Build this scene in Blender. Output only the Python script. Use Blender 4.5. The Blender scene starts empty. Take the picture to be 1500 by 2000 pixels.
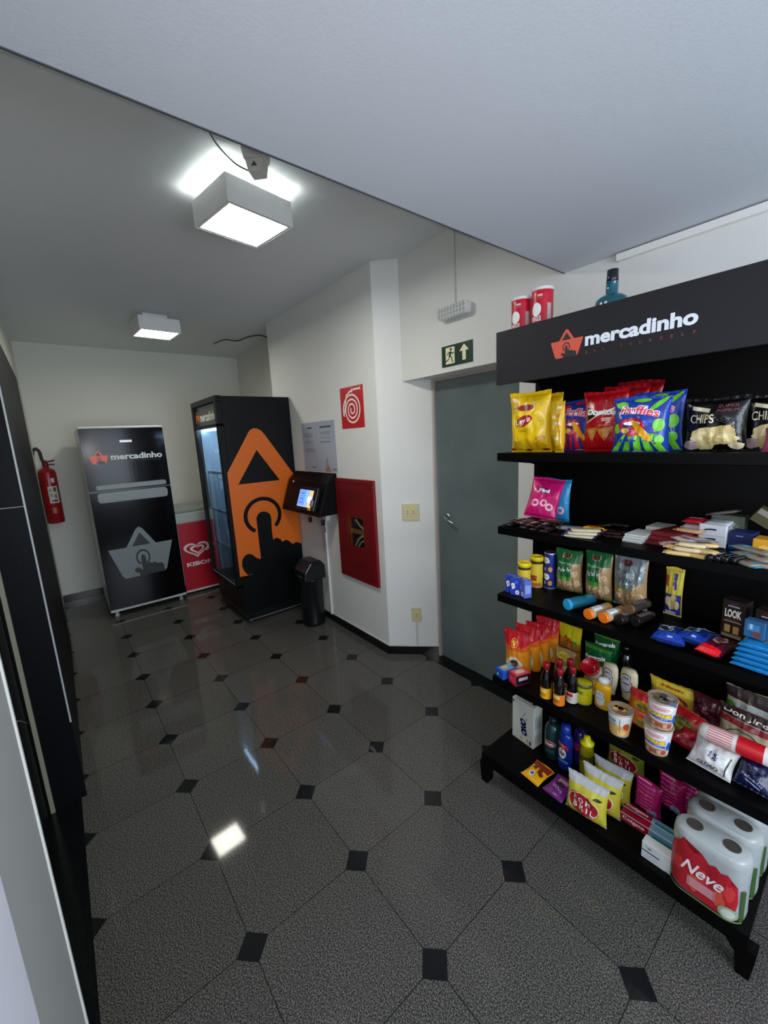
import bpy, bmesh, math, random
from mathutils import Vector, Matrix, noise
PI = math.pi
scn = bpy.context.scene
COL = scn.collection

# ------------------------------------------------------------------ camera
cam_d = bpy.data.cameras.new('camera')
cam = bpy.data.objects.new('camera', cam_d)
COL.objects.link(cam)
cam_d.sensor_fit = 'HORIZONTAL'; cam_d.sensor_width = 36.0
cam_d.lens = 36.0 * 797.08 / 1500.0
cam_d.clip_start = 0.02
_r = Vector((0.6268, 0.7775, -0.0502)); _f = Vector((-0.7715, 0.6101, -0.1817))
_r.normalize(); _f.normalize(); _u = _r.cross(_f); _u.normalize(); _r = _f.cross(_u)
cam.matrix_world = Matrix(((_r.x, _u.x, -_f.x, 1.092), (_r.y, _u.y, -_f.y, -0.252), (_r.z, _u.z, -_f.z, 1.547), (0, 0, 0, 1)))
scn.camera = cam

# ------------------------------------------------------------------ view + world + lights
vs = scn.view_settings
vs.view_transform = 'Standard'; vs.look = 'None'; vs.gamma = 1.0; vs.use_curve_mapping = False
vs.exposure = 0.0
world = bpy.data.worlds.new('lobby'); scn.world = world
world.use_nodes = True
wb = world.node_tree.nodes['Background']
wb.inputs[0].default_value = (0.62, 0.74, 0.95, 1); wb.inputs[1].default_value = 0.52

def area(name, loc, target, size, power, color, sy=None):
    d = bpy.data.lights.new(name, 'AREA'); d.energy = power; d.color = color; d.size = size
    if sy: d.shape = 'RECTANGLE'; d.size_y = sy
    o = bpy.data.objects.new(name, d); COL.objects.link(o); o.location = loc
    o.rotation_euler = (Vector(target) - Vector(loc)).to_track_quat('-Z', 'Y').to_euler()
    return o
# soft cool area light added behind the camera to brighten the near ceiling
area('added_cool_fill', (2.9, 0.3, 1.35), (0.0, 0.5, 2.0), 1.6, 60, (0.78, 0.87, 1.0), 1.4)
# the phone's small lamp beside the lens
area('phone_lamp', (1.10, -0.262, 1.557), (1.10 - 0.7715, -0.262 + 0.8, 1.557 - 0.35), 0.012, 6.0, (1.0, 0.98, 0.95))

# ------------------------------------------------------------------ materials
def lin(h):
    if isinstance(h, str):
        h = h.lstrip('#'); c = [int(h[i:i + 2], 16) / 255 for i in (0, 2, 4)]
        return tuple(((v + 0.055) / 1.055) ** 2.4 if v > 0.04045 else v / 12.92 for v in c)
    return h
_mats = {}
def mat(color, rough=0.5, metal=0.0, bump=0.0, bscale=40.0, var=0.06, spec=0.5, emit=0.0, alpha=1.0, trans=0.0, coat=0.0, vscale=30.0, name=None):
    key = (str(color), rough, metal, bump, bscale, var, spec, emit, alpha, trans, coat, vscale)
    if key in _mats: return _mats[key]
    m = bpy.data.materials.new(name or ('m_' + str(color).strip('#')))
    m.use_nodes = True; nt = m.node_tree; b = nt.nodes['Principled BSDF']
    c = lin(color)
    b.inputs['Roughness'].default_value = rough; b.inputs['Metallic'].default_value = metal
    b.inputs['Specular IOR Level'].default_value = spec
    b.inputs['Transmission Weight'].default_value = trans
    b.inputs['Alpha'].default_value = alpha
    b.inputs['Coat Weight'].default_value = coat
    tc = nt.nodes.new('ShaderNodeTexCoord')
    n = nt.nodes.new('ShaderNodeTexNoise'); n.inputs['Scale'].default_value = vscale; n.inputs['Detail'].default_value = 3
    nt.links.new(tc.outputs['Object'], n.inputs['Vector'])
    mx = nt.nodes.new('ShaderNodeMix'); mx.data_type = 'RGBA'
    mx.inputs[6].default_value = (*[v * (1 - var) for v in c], 1); mx.inputs[7].default_value = (*[min(1, v * (1 + var)) for v in c], 1)
    nt.links.new(n.outputs['Fac'], mx.inputs[0]); nt.links.new(mx.outputs[2], b.inputs['Base Color'])
    if emit:
        b.inputs['Emission Color'].default_value = (*c, 1); b.inputs['Emission Strength'].default_value = emit
    if bump:
        n2 = nt.nodes.new('ShaderNodeTexNoise'); n2.inputs['Scale'].default_value = bscale; n2.inputs['Detail'].default_value = 4
        nt.links.new(tc.outputs['Object'], n2.inputs['Vector'])
        bp = nt.nodes.new('ShaderNodeBump'); bp.inputs['Strength'].default_value = bump; bp.inputs['Distance'].default_value = 0.004
        nt.links.new(n2.outputs['Fac'], bp.inputs['Height']); nt.links.new(bp.outputs['Normal'], b.inputs['Normal'])
    _mats[key] = m
    return m
def film(c, rough=0.28): return mat(c, rough, bump=0.8, bscale=34, var=0.05)      # crinkled plastic wrap
def ink(c): return mat(c, 0.35, var=0.02)
def card(c): return mat(c, 0.5, var=0.03)
def plas(c, rough=0.3): return mat(c, rough, var=0.03)
def paint(c, rough=0.75): return mat(c, rough, bump=0.12, bscale=160, var=0.025, vscale=3.0)

def speckle(name, base, dark, light, rough, scale=170, lattice=False, spec=0.4):
    m = bpy.data.materials.new(name); m.use_nodes = True; nt = m.node_tree; L = nt.links.new
    b = nt.nodes['Principled BSDF']; b.inputs['Roughness'].default_value = rough; b.inputs['Specular IOR Level'].default_value = spec
    def N(t, **k):
        n = nt.nodes.new(t)
        for a, v in k.items(): setattr(n, a, v)
        return n
    def M(op, a, c=None, d=None):
        n = N('ShaderNodeMath', operation=op)
        for i, v in enumerate((a, c, d)):
            if v is None: continue
            if isinstance(v, (int, float)): n.inputs[i].default_value = v
            else: L(v, n.inputs[i])
        return n.outputs[0]
    tc = N('ShaderNodeTexCoord')
    v1 = N('ShaderNodeTexNoise'); v1.inputs['Scale'].default_value = scale; v1.inputs['Detail'].default_value = 2.5; v1.inputs['Roughness'].default_value = 0.75
    L(tc.outputs['Object'], v1.inputs['Vector'])
    rp = N('ShaderNodeValToRGB'); L(v1.outputs['Fac'], rp.inputs[0])
    e = rp.color_ramp.elements
    e[0].position = 0.38; e[0].color = (*lin(dark), 1); e[1].position = 0.62; e[1].color = (*lin(light), 1)
    k = rp.color_ramp.elements.new(0.5); k.color = (*lin(base), 1)
    out = rp.outputs[0]
    if lattice:
        s = N('ShaderNodeSeparateXYZ'); L(tc.outputs['Object'], s.inputs[0])
        fx = M('ABSOLUTE', M('SUBTRACT', M('FRACT', M('ADD', M('DIVIDE', s.outputs[0], 0.4), 0.5)), 0.5))
        fy = M('ABSOLUTE', M('SUBTRACT', M('FRACT', M('ADD', M('DIVIDE', s.outputs[1], 0.4), 0.5)), 0.5))
        dot = M('LESS_THAN', M('ADD', fx, fy), 0.124)
        ring = M('LESS_THAN', M('ABSOLUTE', M('SUBTRACT', M('ADD', fx, fy), 0.127)), 0.0035)
        gr = M('MAXIMUM', M('LESS_THAN', M('MINIMUM', fx, fy), 0.0036), ring)
        # slow tone drift from slab to slab
        dv = N('ShaderNodeVectorMath', operation='DIVIDE'); L(tc.outputs['Object'], dv.inputs[0]); dv.inputs[1].default_value = (0.4, 0.4, 99)
        fl = N('ShaderNodeVectorMath', operation='FLOOR'); L(dv.outputs[0], fl.inputs[0])
        wn = N('ShaderNodeTexWhiteNoise', noise_dimensions='3D'); L(fl.outputs[0], wn.inputs['Vector'])
        br = N('ShaderNodeMix', data_type='RGBA', blend_type='MULTIPLY'); br.inputs[0].default_value = 1.0
        L(out, br.inputs[6])
        g = M('ADD', M('MULTIPLY', wn.outputs['Value'], 0.16), 0.90)
        cb = N('ShaderNodeCombineColor'); [L(g, cb.inputs[i]) for i in range(3)]
        L(cb.outputs[0], br.inputs[7])
        m1 = N('ShaderNodeMix', data_type='RGBA'); L(gr, m1.inputs[0]); L(br.outputs[2], m1.inputs[6]); m1.inputs[7].default_value = (0.018, 0.018, 0.018, 1)
        m2 = N('ShaderNodeMix', data_type='RGBA'); L(dot, m2.inputs[0]); L(m1.outputs[2], m2.inputs[6]); m2.inputs[7].default_value = (0.010, 0.011, 0.012, 1)
        out = m2.outputs[2]
    L(out, b.inputs['Base Color'])
    return m

# ------------------------------------------------------------------ geometry helpers
def link(name, bm, mats, parent=None, smooth=False, bevel=0.0):
    me = bpy.data.meshes.new(name)
    bmesh.ops.recalc_face_normals(bm, faces=bm.faces[:])
    bm.to_mesh(me); bm.free()
    for m in (mats if isinstance(mats, (list, tuple)) else [mats]): me.materials.append(m)
    o = bpy.data.objects.new(name, me); COL.objects.link(o)
    if parent: o.parent = parent
    if smooth:
        for p in me.polygons: p.use_smooth = True
    if bevel:
        md = o.modifiers.new('bevel', 'BEVEL'); md.width = bevel; md.segments = 2; md.limit_method = 'ANGLE'
    return o
def box(bm, x0, x1, y0, y1, z0, z1, mi=0):
    v = [bm.verts.new(p) for p in ((x0, y0, z0), (x1, y0, z0), (x1, y1, z0), (x0, y1, z0), (x0, y0, z1), (x1, y0, z1), (x1, y1, z1), (x0, y1, z1))]
    for q in ((0, 3, 2, 1), (4, 5, 6, 7), (0, 1, 5, 4), (1, 2, 6, 5), (2, 3, 7, 6), (3, 0, 4, 7)):
        bm.faces.new([v[i] for i in q]).material_index = mi
    return v
def bx(*a): bm = bmesh.new(); box(bm, *a); return bm
def lathe(bm, prof, n=28, sx=1.0, sy=1.0, cx=0, cy=0, mi=0, caps=True):
    rings = []
    for r, z in prof: rings.append([bm.verts.new((cx + sx * r * math.sin(2 * PI * i / n), cy - sy * r * math.cos(2 * PI * i / n), z)) for i in range(n)])
    for a, b in zip(rings, rings[1:]):
        for i in range(n): bm.faces.new((a[i], a[(i + 1) % n], b[(i + 1) % n], b[i])).material_index = mi
    if caps:
        bm.faces.new(rings[0]).material_index = mi; bm.faces.new(rings[-1]).material_index = mi
def lz(prof, **k): bm = bmesh.new(); lathe(bm, prof, **k); return bm
def prism(pts, axis, a0, a1):
    """closed 2D outline pushed along an axis ('X': pts are (y,z); 'Y': (x,z); 'Z': (x,y))"""
    bm = bmesh.new()
    def P(p, a): return {'X': (a, p[0], p[1]), 'Y': (p[0], a, p[1]), 'Z': (p[0], p[1], a)}[axis]
    A = [bm.verts.new(P(p, a0)) for p in pts]; B = [bm.verts.new(P(p, a1)) for p in pts]
    bm.faces.new(A); bm.faces.new(B[::-1]); n = len(pts)
    for i in range(n): bm.faces.new((A[i], A[(i + 1) % n], B[(i + 1) % n], B[i]))
    return bm
def tube(bm, pts, r, n=8):
    pts = [Vector(p) for p in pts]; rings = []
    for i, p in enumerate(pts):
        t = (pts[min(i + 1, len(pts) - 1)] - pts[max(i - 1, 0)]).normalized()
        a = t.cross(Vector((0, 0, 1)) if abs(t.z) < 0.9 else Vector((1, 0, 0))).normalized(); b = t.cross(a)
        rings.append([bm.verts.new(p + r * (math.cos(2 * PI * k / n) * a + math.sin(2 * PI * k / n) * b)) for k in range(n)])
    for A, B in zip(rings, rings[1:]):
        for i in range(n): bm.faces.new((A[i], A[(i + 1) % n], B[(i + 1) % n], B[i]))
    bm.faces.new(rings[0]); bm.faces.new(rings[-1])
def tb(pts, r, n=8): bm = bmesh.new(); tube(bm, pts, r, n); return bm
def curve_pts(P, n=6):
    P = [Vector(p) for p in P]; out = []
    for i in range(len(P) - 1):
        p0, p1, p2, p3 = P[max(i - 1, 0)], P[i], P[i + 1], P[min(i + 2, len(P) - 1)]
        for k in range(n):
            t = k / n
            out.append(0.5 * ((2 * p1) + (p2 - p0) * t + (2 * p0 - 5 * p1 + 4 * p2 - p3) * t * t + (3 * p1 - p0 - 3 * p2 + p3) * t ** 3))
    out.append(P[-1]); return out

def thing(name, label, cat, loc=(0, 0, 0), rz=0.0, group=None, rx=0.0, ry=0.0):
    o = bpy.data.objects.new(name, None); COL.objects.link(o); o.empty_display_size = 0.05
    o.location = loc; o.rotation_euler = (math.radians(rx), math.radians(ry), math.radians(rz))
    o['label'] = label; o['category'] = cat
    if group: o['group'] = group
    return o
def tag(o, label, cat, group=None):
    o['label'] = label; o['category'] = cat
    if group: o['group'] = group
    return o
def struct(name, bm, m, label=None, **k):
    o = link(name, bm, m, **k); o['kind'] = 'structure'
    if label: o['label'] = label
    return o

# ------------------------------------------------------------------ printed shapes mapped onto a surface
_tx = {}
def text_mesh(s, bold=0.0):
    key = (s, bold)
    if key not in _tx:
        cu = bpy.data.curves.new('lettering', 'FONT'); cu.body = s; cu.size = 1; cu.offset = bold; cu.resolution_u = 3
        ob = bpy.data.objects.new('lettering', cu); COL.objects.link(ob)
        bpy.context.view_layer.update()
        me = bpy.data.meshes.new_from_object(ob.evaluated_get(bpy.context.evaluated_depsgraph_get()))
        vs_ = [(v.co.x, v.co.y) for v in me.vertices]; fs = [tuple(p.vertices) for p in me.polygons]
        bpy.data.objects.remove(ob); bpy.data.curves.remove(cu); bpy.data.meshes.remove(me)
        x0 = min(v[0] for v in vs_); x1 = max(v[0] for v in vs_); y0 = min(v[1] for v in vs_); y1 = max(v[1] for v in vs_)
        _tx[key] = ([((x - x0) / (x1 - x0) - .5, (y - y0) / (y1 - y0) - .5) for x, y in vs_], fs)
    return _tx[key]
class Print:
    """flat print collected in (u, v) and laid onto a surface f(u, v, off)"""
    def __init__(s, f, grid=0.12, gv=None, off=0.0006, step=0.0003):
        s.f = f; s.g = grid; s.gv = gv or grid; s.off = off; s.step = step; s.items = []
    def raw(s, vs_, fs, m, layer): s.items.append((vs_, fs, m, layer)); return s
    def poly(s, pts, m, layer=0): return s.raw(list(pts), [tuple(range(len(pts)))], m, layer)
    def rect(s, cx, cy, w, h, m, layer=0, rot=0):
        c, n = math.cos(math.radians(rot)), math.sin(math.radians(rot))
        return s.poly([(cx + c * a * w / 2 - n * b * h / 2, cy + n * a * w / 2 + c * b * h / 2) for a, b in ((-1, -1), (1, -1), (1, 1), (-1, 1))], m, layer)
    def ell(s, cx, cy, rx, ry, m, layer=0, n=24, rot=0, a0=0, a1=360):
        c, q = math.cos(math.radians(rot)), math.sin(math.radians(rot)); pts = []
        for i in range(n + (0 if a1 - a0 >= 360 else 1)):
            a = math.radians(a0 + (a1 - a0) * i / n); x, y = rx * math.cos(a), ry * math.sin(a)
            pts.append((cx + c * x - q * y, cy + q * x + c * y))
        return s.poly(pts, m, layer)
    def ring(s, cx, cy, rx, ry, t, m, layer=0, n=36, a0=0, a1=360):
        vs_ = []; fs = []
        for i in range(n + 1):
            a = math.radians(a0 + (a1 - a0) * i / n)
            vs_ += [(cx + rx * math.cos(a), cy + ry * math.sin(a)), (cx + rx * (1 - t) * math.cos(a), cy + ry * (1 - t) * math.sin(a))]
        for i in range(n): fs.append((2 * i, 2 * i + 2, 2 * i + 3, 2 * i + 1))
        return s.raw(vs_, fs, m, layer)
    def blob(s, cx, cy, rx, ry, m, layer=0, seed=0, n=18, wob=0.25):
        r = random.Random(seed)
        return s.poly([(cx + rx * (1 + r.uniform(-wob, wob)) * math.cos(2 * PI * i / n), cy + ry * (1 + r.uniform(-wob, wob)) * math.sin(2 * PI * i / n)) for i in range(n)], m, layer)
    def text(s, t, cx, cy, w, h, m, layer=1, rot=0, bold=0.0, shear=0.0, aspect=None, arc=0.0):
        vs_, fs = text_mesh(t, bold)
        c, n = math.cos(math.radians(rot)), math.sin(math.radians(rot)); k = aspect or 1.0   # k: real height of one v unit / real width of one u unit
        out = []
        for x, y in vs_:
            px = x * w + shear * y * h * k; py = y * h * k + arc * (0.25 - x * x) * h * k
            out.append((cx + c * px - n * py, cy + (n * px + c * py) / k))
        return s.raw(out, fs, m, layer)
    def stroke(s, pts, w, m, layer=0, k=1.0):
        """a band of width w (u units) along a path; k as in text"""
        vs_ = []; fs = []
        for i, p in enumerate(pts):
            a = pts[max(i - 1, 0)]; b = pts[min(i + 1, len(pts) - 1)]
            dx, dy = b[0] - a[0], (b[1] - a[1]) * k; l = math.hypot(dx, dy) or 1
            nx, ny = -dy / l * w / 2, dx / l * w / 2 / k
            vs_ += [(p[0] + nx, p[1] + ny), (p[0] - nx, p[1] - ny)]
        for i in range(len(pts) - 1): fs.append((2 * i, 2 * i + 2, 2 * i + 3, 2 * i + 1))
        return s.raw(vs_, fs, m, layer)
    def build(s, name, parent):
        mats = []; bm = bmesh.new()
        for vs_, fs, m, layer in s.items:
            if m not in mats: mats.append(m)
            mi = mats.index(m); b = bmesh.new(); V = [b.verts.new((x, y, 0)) for x, y in vs_]
            for f in fs:
                try: b.faces.new([V[i] for i in f])
                except ValueError: pass
            if s.g:
                bmesh.ops.triangulate(b, faces=[f for f in b.faces if len(f.verts) > 4])
                for ax, g in ((0, s.g), (1, s.gv)):
                    lo = min(v.co[ax] for v in b.verts); hi = max(v.co[ax] for v in b.verts)
                    i = math.floor(lo / g) + 1
                    while i * g < hi - 1e-6:
                        co = [0, 0, 0]; co[ax] = i * g; no = [0, 0, 0]; no[ax] = 1
                        bmesh.ops.bisect_plane(b, geom=b.verts[:] + b.edges[:] + b.faces[:], plane_co=co, plane_no=no)
                        i += 1
            b.verts.index_update(); off = s.off + layer * s.step
            nv = [bm.verts.new(s.f(v.co.x, v.co.y, off)) for v in b.verts]
            for f in b.faces:
                try: bm.faces.new([nv[v.index] for v in f.verts]).material_index = mi
                except ValueError: pass
            b.free()
        me = bpy.data.meshes.new(name); bm.to_mesh(me); bm.free()
        for m in mats: me.materials.append(m)
        o = bpy.data.objects.new(name, me); COL.objects.link(o); o.parent = parent
        return o
# surfaces; all front faces look toward -Y, v runs up
def s_front(w, h, y): return lambda u, v, o: (u * w / 2, y - o, v * h)
def s_top(w, d, z): return lambda u, v, o: (u * w / 2, -d / 2 + v * d, z + o)
def s_side(d, h, x, sg=1): return lambda u, v, o: (x + sg * o, u * d / 2, v * h)
def s_cyl(rf, h, sx=1, sy=1):
    return lambda u, v, o: (sx * (rf(v) + o) * math.sin(u), -sy * (rf(v) + o) * math.cos(u), v * h)
def s_X(x): return lambda u, v, o: (x + o, u, v)      # a wall plane facing +X, coordinates (y, z)
def s_Y(y): return lambda u, v, o: (u, y - o, v)      # a wall plane facing -Y, coordinates (x, z)

W = ink('#f2f2ee'); K = ink('#0c0c0e'); RED = ink('#c8141c'); YEL = ink('#f2c81c')

# ================================================================== the setting
wall_m = paint('#e2e2dc'); ceil_m = paint('#e0e3e4', 0.85); wall2_m = paint('#dcdcd2')
black_g = speckle('black_granite', '#0b0c0d', '#060607', '#16181a', 0.16, 260)
honed = speckle('honed_black_granite', '#08090c', '#050506', '#101217', 0.5, 260, spec=0.12)
grey_g = speckle('grey_granite', '#474541', '#1e1d1c', '#7c7a75', 0.055, 250, lattice=True, spec=0.25)

struct('floor', bx(-4.35, 3.2, -0.75, 1.80, -0.06, 0.0), grey_g)
struct('ceiling', bx(-4.35, 0.128, -0.75, 1.80, 2.60, 2.68), ceil_m)
struct('ceiling_soffit', bx(0.128, 3.2, -0.75, 1.56, 2.187, 2.68), paint('#ccd1d6', 0.8))
struct('trim_1', bx(0.124, 0.129, -0.75, 1.549, 2.185, 2.196), plas('#4a4e52', 0.5), label='thin dark bead along the soffit edge')
struct('wall_back', bx(-4.35, -4.22, -0.75, 1.80, 0, 2.60), wall2_m)
# hydrant wall with its chamfered end, one outline pushed up
struct('wall_right', prism([(-2.62, 1.43), (-1.05, 1.43), (-0.93, 1.55), (-0.93, 1.80), (-2.62, 1.80)], 'Z', 0, 2.60), wall_m)
struct('wall_pier', prism([(-0.93, 1.55), (-0.79, 1.69), (-0.79, 1.80), (-0.93, 1.80)], 'Z', 0, 1.885), wall_m)
struct('wall_recess', bx(-4.22, -2.62, 1.72, 1.80, 0, 2.60), wall2_m)
struct('wall_front', bx(-0.93, 3.2, 1.55, 1.80, 1.885, 2.60), wall_m)
struct('wall_front_lower', bx(-0.085, 3.2, 1.55, 1.80, 0, 1.885), wall_m)
# left side: near wall, lift recess, granite surround, far wall
struct('wall_left', bx(-4.22, -3.0, -0.75, -0.395, 0, 2.60), wall2_m)
struct('wall_left_upper', bx(-3.0, 3.2, -0.75, -0.395, 2.10, 2.60), wall2_m)
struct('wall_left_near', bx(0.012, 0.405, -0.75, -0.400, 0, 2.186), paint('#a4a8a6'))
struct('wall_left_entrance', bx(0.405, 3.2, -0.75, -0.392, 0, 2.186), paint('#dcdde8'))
struct('trim_2', bx(0.0, 0.012, -0.75, -0.396, 0, 2.10), plas('#d8dad4', 0.35), label='pale corner strip of the near left wall')
sur = struct('trim_3', bx(-3.0, -1.068, -0.75, -0.372, 0, 2.10), honed, label='black granite cladding around the lift opening')
struct('trim_4', bx(-1.068, -1.060, -0.75, -0.367, 0, 2.10), honed, label='black granite reveal of the lift opening')
struct('granite_edge_highlight', bx(-1.062, -1.0575, -0.3725, -0.3662, 0.38, 2.10), plas('#aab0b2', 0.35), parent=sur)  # light caught on the granite bevel, painted as a pale strip
jb = bmesh.new(); box(jb, -1.0598, -1.0592, -0.481, -0.367, 1.345, 1.3475)
struct('granite_joint', jb, plas('#a8aeb0', 0.5), parent=sur)
struct('trim_5', bx(-1.075, -1.045, -0.496, -0.481, 0, 2.10), plas('#8f8e78', 0.45), label='beige metal frame strip of the lift door')
d1 = struct('door_1', bx(-1.06, 0.0, -0.56, -0.505, 0, 2.10), mat('#0b0e14', 0.5, spec=0.15, var=.1), label='dark lift door seen at a glancing angle')
struct('door_scratch', tb([(-0.72, -0.503, 0.625), (-0.85, -0.503, 0.575), (-1.04, -0.503, 0.455)], 0.0012, 6), plas('#a0a49f', 0.4), parent=d1)
struct('trim_6', bx(-1.06, 0.012, -0.505, -0.388, -0.01, 0.0015), black_g, label='black granite threshold under the lift door')
struct('trim_7', prism([(-0.93, 1.585), (-0.085, 1.585), (-0.085, 1.74), (-0.79, 1.74), (-0.79, 1.69), (-0.895, 1.585)], 'Z', -0.01, 0.0015), black_g, label='black granite threshold strip before the glass door')
# baseboards of polished black granite
struct('baseboard_right', prism([(-2.62, 1.418), (-1.055, 1.418), (-0.785, 1.682), (-0.79, 1.69), (-1.05, 1.43), (-2.62, 1.43)], 'Z', 0, 0.058), black_g)
struct('baseboard_back', bx(-4.22, -4.207, -0.395, 1.72, 0, 0.075), black_g)
bt = bmesh.new(); tube(bt, [(-1.75, 1.424, 0.068), (-1.055, 1.424, 0.068), (-0.95, 1.535, 0.068)], 0.0045)
struct('trim_8', bt, paint('#cfcfc6'), label='painted cable bead above the black baseboard')
# glass door
dr = struct('door_2', bx(-0.772, -0.135, 1.684, 1.692, 0.004, 1.868), mat('#6a7674', 0.07, bump=0.012, bscale=6, var=0.34, vscale=3.2, spec=0.55), label='frosted grey-green glass door beside the shelf rack')
fr = bmesh.new(); box(fr, -0.79, -0.772, 1.668, 1.70, 0, 1.885); box(fr, -0.135, -0.085, 1.668, 1.70, 0, 1.885); box(fr, -0.79, -0.085, 1.672, 1.70, 1.868, 1.885)
struct('door_frame', fr, plas('#b3aaa0', 0.5), parent=dr)
struct('door_jamb_strip', bx(-0.128, -0.112, 1.660, 1.668, 0, 1.868), plas('#dedcd4', 0.5), parent=dr)
struct('door_back', bx(-0.79, -0.09, 1.70, 1.80, 0, 1.885), plas('#39403f', 0.8), parent=dr)
hb = bmesh.new(); tube(hb, curve_pts([(-0.69, 1.684, 1.02), (-0.69, 1.655, 1.018), (-0.665, 1.645, 1.005), (-0.615, 1.648, 0.985)]), 0.006); lathe(hb, [(0.018, 0), (0.018, 0.006)], n=16)
for v in hb.verts[-32:]: v.co = Vector((-0.69 + v.co.x, 1.684 - v.co.z, 1.02 + v.co.y))
struct('door_handle', hb, mat('#c8c8c4', 0.18, 1.0), parent=dr, smooth=True)

# ================================================================== ceiling lights
glow = mat((1.0, 0.99, 0.93), 0.5, emit=58, var=0)
glow_in = mat((0.86, 1.0, 1.0), 0.5, emit=2.6, var=0)
house = plas('#e4e6e4', 0.35)
def ceiling_light(loc, rz, label, top, gap, glow):
    t = thing('ceiling_light', label, 'ceiling light', loc, rz, 'boxy ceiling lights')
    # open white metal housing: four sides
    hb = bmesh.new(); a, b, h, k = 0.138, 0.150, 0.098, 0.004
    for x0, x1, y0, y1 in ((-a, a, -b, -b + k), (-a, a, b - k, b), (-a, -a + k, -b + k, b - k), (a - k, a, -b + k, b - k)): box(hb, x0, x1, y0, y1, 0.0, h)
    link('housing', hb, house, t)
    fb = bmesh.new(); w = 0.016
    for x0, x1, y0, y1 in ((-a + k, a - k, -b + k, -b + w), (-a + k, a - k, b - w, b - k), (-a + k, -a + w, -b + w, b - w), (a - w, a - k, -b + w, b - w)): box(fb, x0, x1, y0, y1, 0.001, 0.006)
    link('rim', fb, house, t)
    o = link('diffuser', bx(-a + w, a - w, -b + w, b - w, 0.003, 0.007), glow, t)
    link('lamp_tray', bx(-a + gap, a - gap, -b + gap, b - gap, 0.094, 0.104), top, t)
    link('ceiling_mount', bx(-0.04, 0.04, -0.09, 0.09, 0.104, 0.148), house, t)
    return t
ceiling_light((-0.758, 0.532, 2.452), 10, 'boxy white ceiling light near the soffit edge, large, glowing above its housing too', glow_in, 0.014, glow)
ceiling_light((-2.79, 0.552, 2.452), 4, 'smaller-looking boxy white ceiling light further back above the fridge', house, 0.0042, mat((1.0, 0.975, 0.87), 0.5, emit=42, var=0))

t = thing('ceiling_sensor', 'small grey tapered box hanging from the ceiling just behind the soffit edge', 'ceiling fixture', (-0.50, 0.495, 2.60), 45)
link('bracket', prism([(-0.046, 0), (0.046, 0), (0.038, -0.04), (-0.038, -0.04)], 'Y', -0.03, 0.03), plas('#d2d0ca', 0.5), t, bevel=0.003)
link('plug_body', prism([(-0.034, -0.04), (0.034, -0.04), (0.026, -0.082), (-0.026, -0.082)], 'Y', -0.028, 0.028), plas('#dedcd6', 0.5), t, bevel=0.003)
link('symbol', prism([(-0.011, -0.066), (0.011, -0.066), (0, -0.050)], 'Y', -0.0295, -0.027), plas('#5c5c5c', 0.5), t)
c = tb(curve_pts([(-0.53, 0.47, 2.54), (-0.56, 0.43, 2.57), (-0.52, 0.35, 2.594), (-0.40, 0.27, 2.597), (-0.30, 0.18, 2.597)]), 0.003)
tag(link('ceiling_cable', c, plas('#5e6264')), 'thin grey cable running along the ceiling to the small grey box', 'cable')
c = tb(curve_pts([(-3.55, 1.25, 2.597), (-3.3, 1.28, 2.59), (-3.12, 1.34, 2.55), (-3.05, 1.44, 2.585), (-2.95, 1.54, 2.58), (-2.86, 1.68, 2.50)]), 0.006)
tag(link('corner_cable', c, plas('#2a2c2c')), 'black cable looping from the ceiling into the far corner above the drink cooler', 'cable')
tag(link('corner_conduit', tb([(-2.86, 1.70, 2.52), (-2.86, 1.70, 0.1)], 0.011, 10), plas('#bdbdb6', 0.5)), 'vertical white conduit in the far corner recess behind the drink cooler', 'conduit')

# wall channel over the header board
t = thing('cable_channel', 'long white cable channel along the top of the wall above the shelf header', 'cable channel', (0.343, 1.55, 2.158))
link('channel_body', bx(0, 1.6, -0.022, 0, 0, 0.022), plas('#e9e7e0', 0.45), t, bevel=0.002)
link('channel_lid', bx(0.0, 1.6, -0.025, -0.022, -0.001, 0.023), plas('#f0eee6', 0.4), t)

# emergency lamp above the exit sign
t = thing('emergency_light', 'white ribbed emergency lamp on the wall above the green exit sign', 'emergency light', (-0.465, 1.55, 2.182))
link('lamp_body', prism([(-0.095, 0.030), (0.095, 0.030), (0.105, 0.018), (0.105, -0.018), (0.095, -0.030), (-0.095, -0.030), (-0.108, -0.018), (-0.108, 0.018)], 'Y', -0.052, -0.012), mat('#d6d8d6', 0.2, var=0.02), t, bevel=0.006)
rb = bmesh.new()
for i in range(9): x = -0.085 + i * 0.021; box(rb, x, x + 0.003, -0.0555, -0.051, -0.028, 0.028)
for z in (-0.012, 0.010): box(rb, -0.095, 0.095, -0.0550, -0.051, z, z + 0.003)
link('lamp_ribs', rb, plas('#a5a8a6', 0.3), t)
link('wall_mount', bx(-0.03, 0.03, -0.014, 0.0, -0.02, 0.02), plas('#c8c8c4'), t)
link('side_tab', bx(-0.125, -0.104, -0.03, -0.018, -0.008, 0.004), plas('#b9bab8'), t)
tag(link('lamp_cord', tb([(-0.473, 1.546, 2.212), (-0.473, 1.546, 2.599)], 0.0035), plas('#b8bab8')), 'thin vertical cord going up the wall from the emergency lamp', 'cord')

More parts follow.
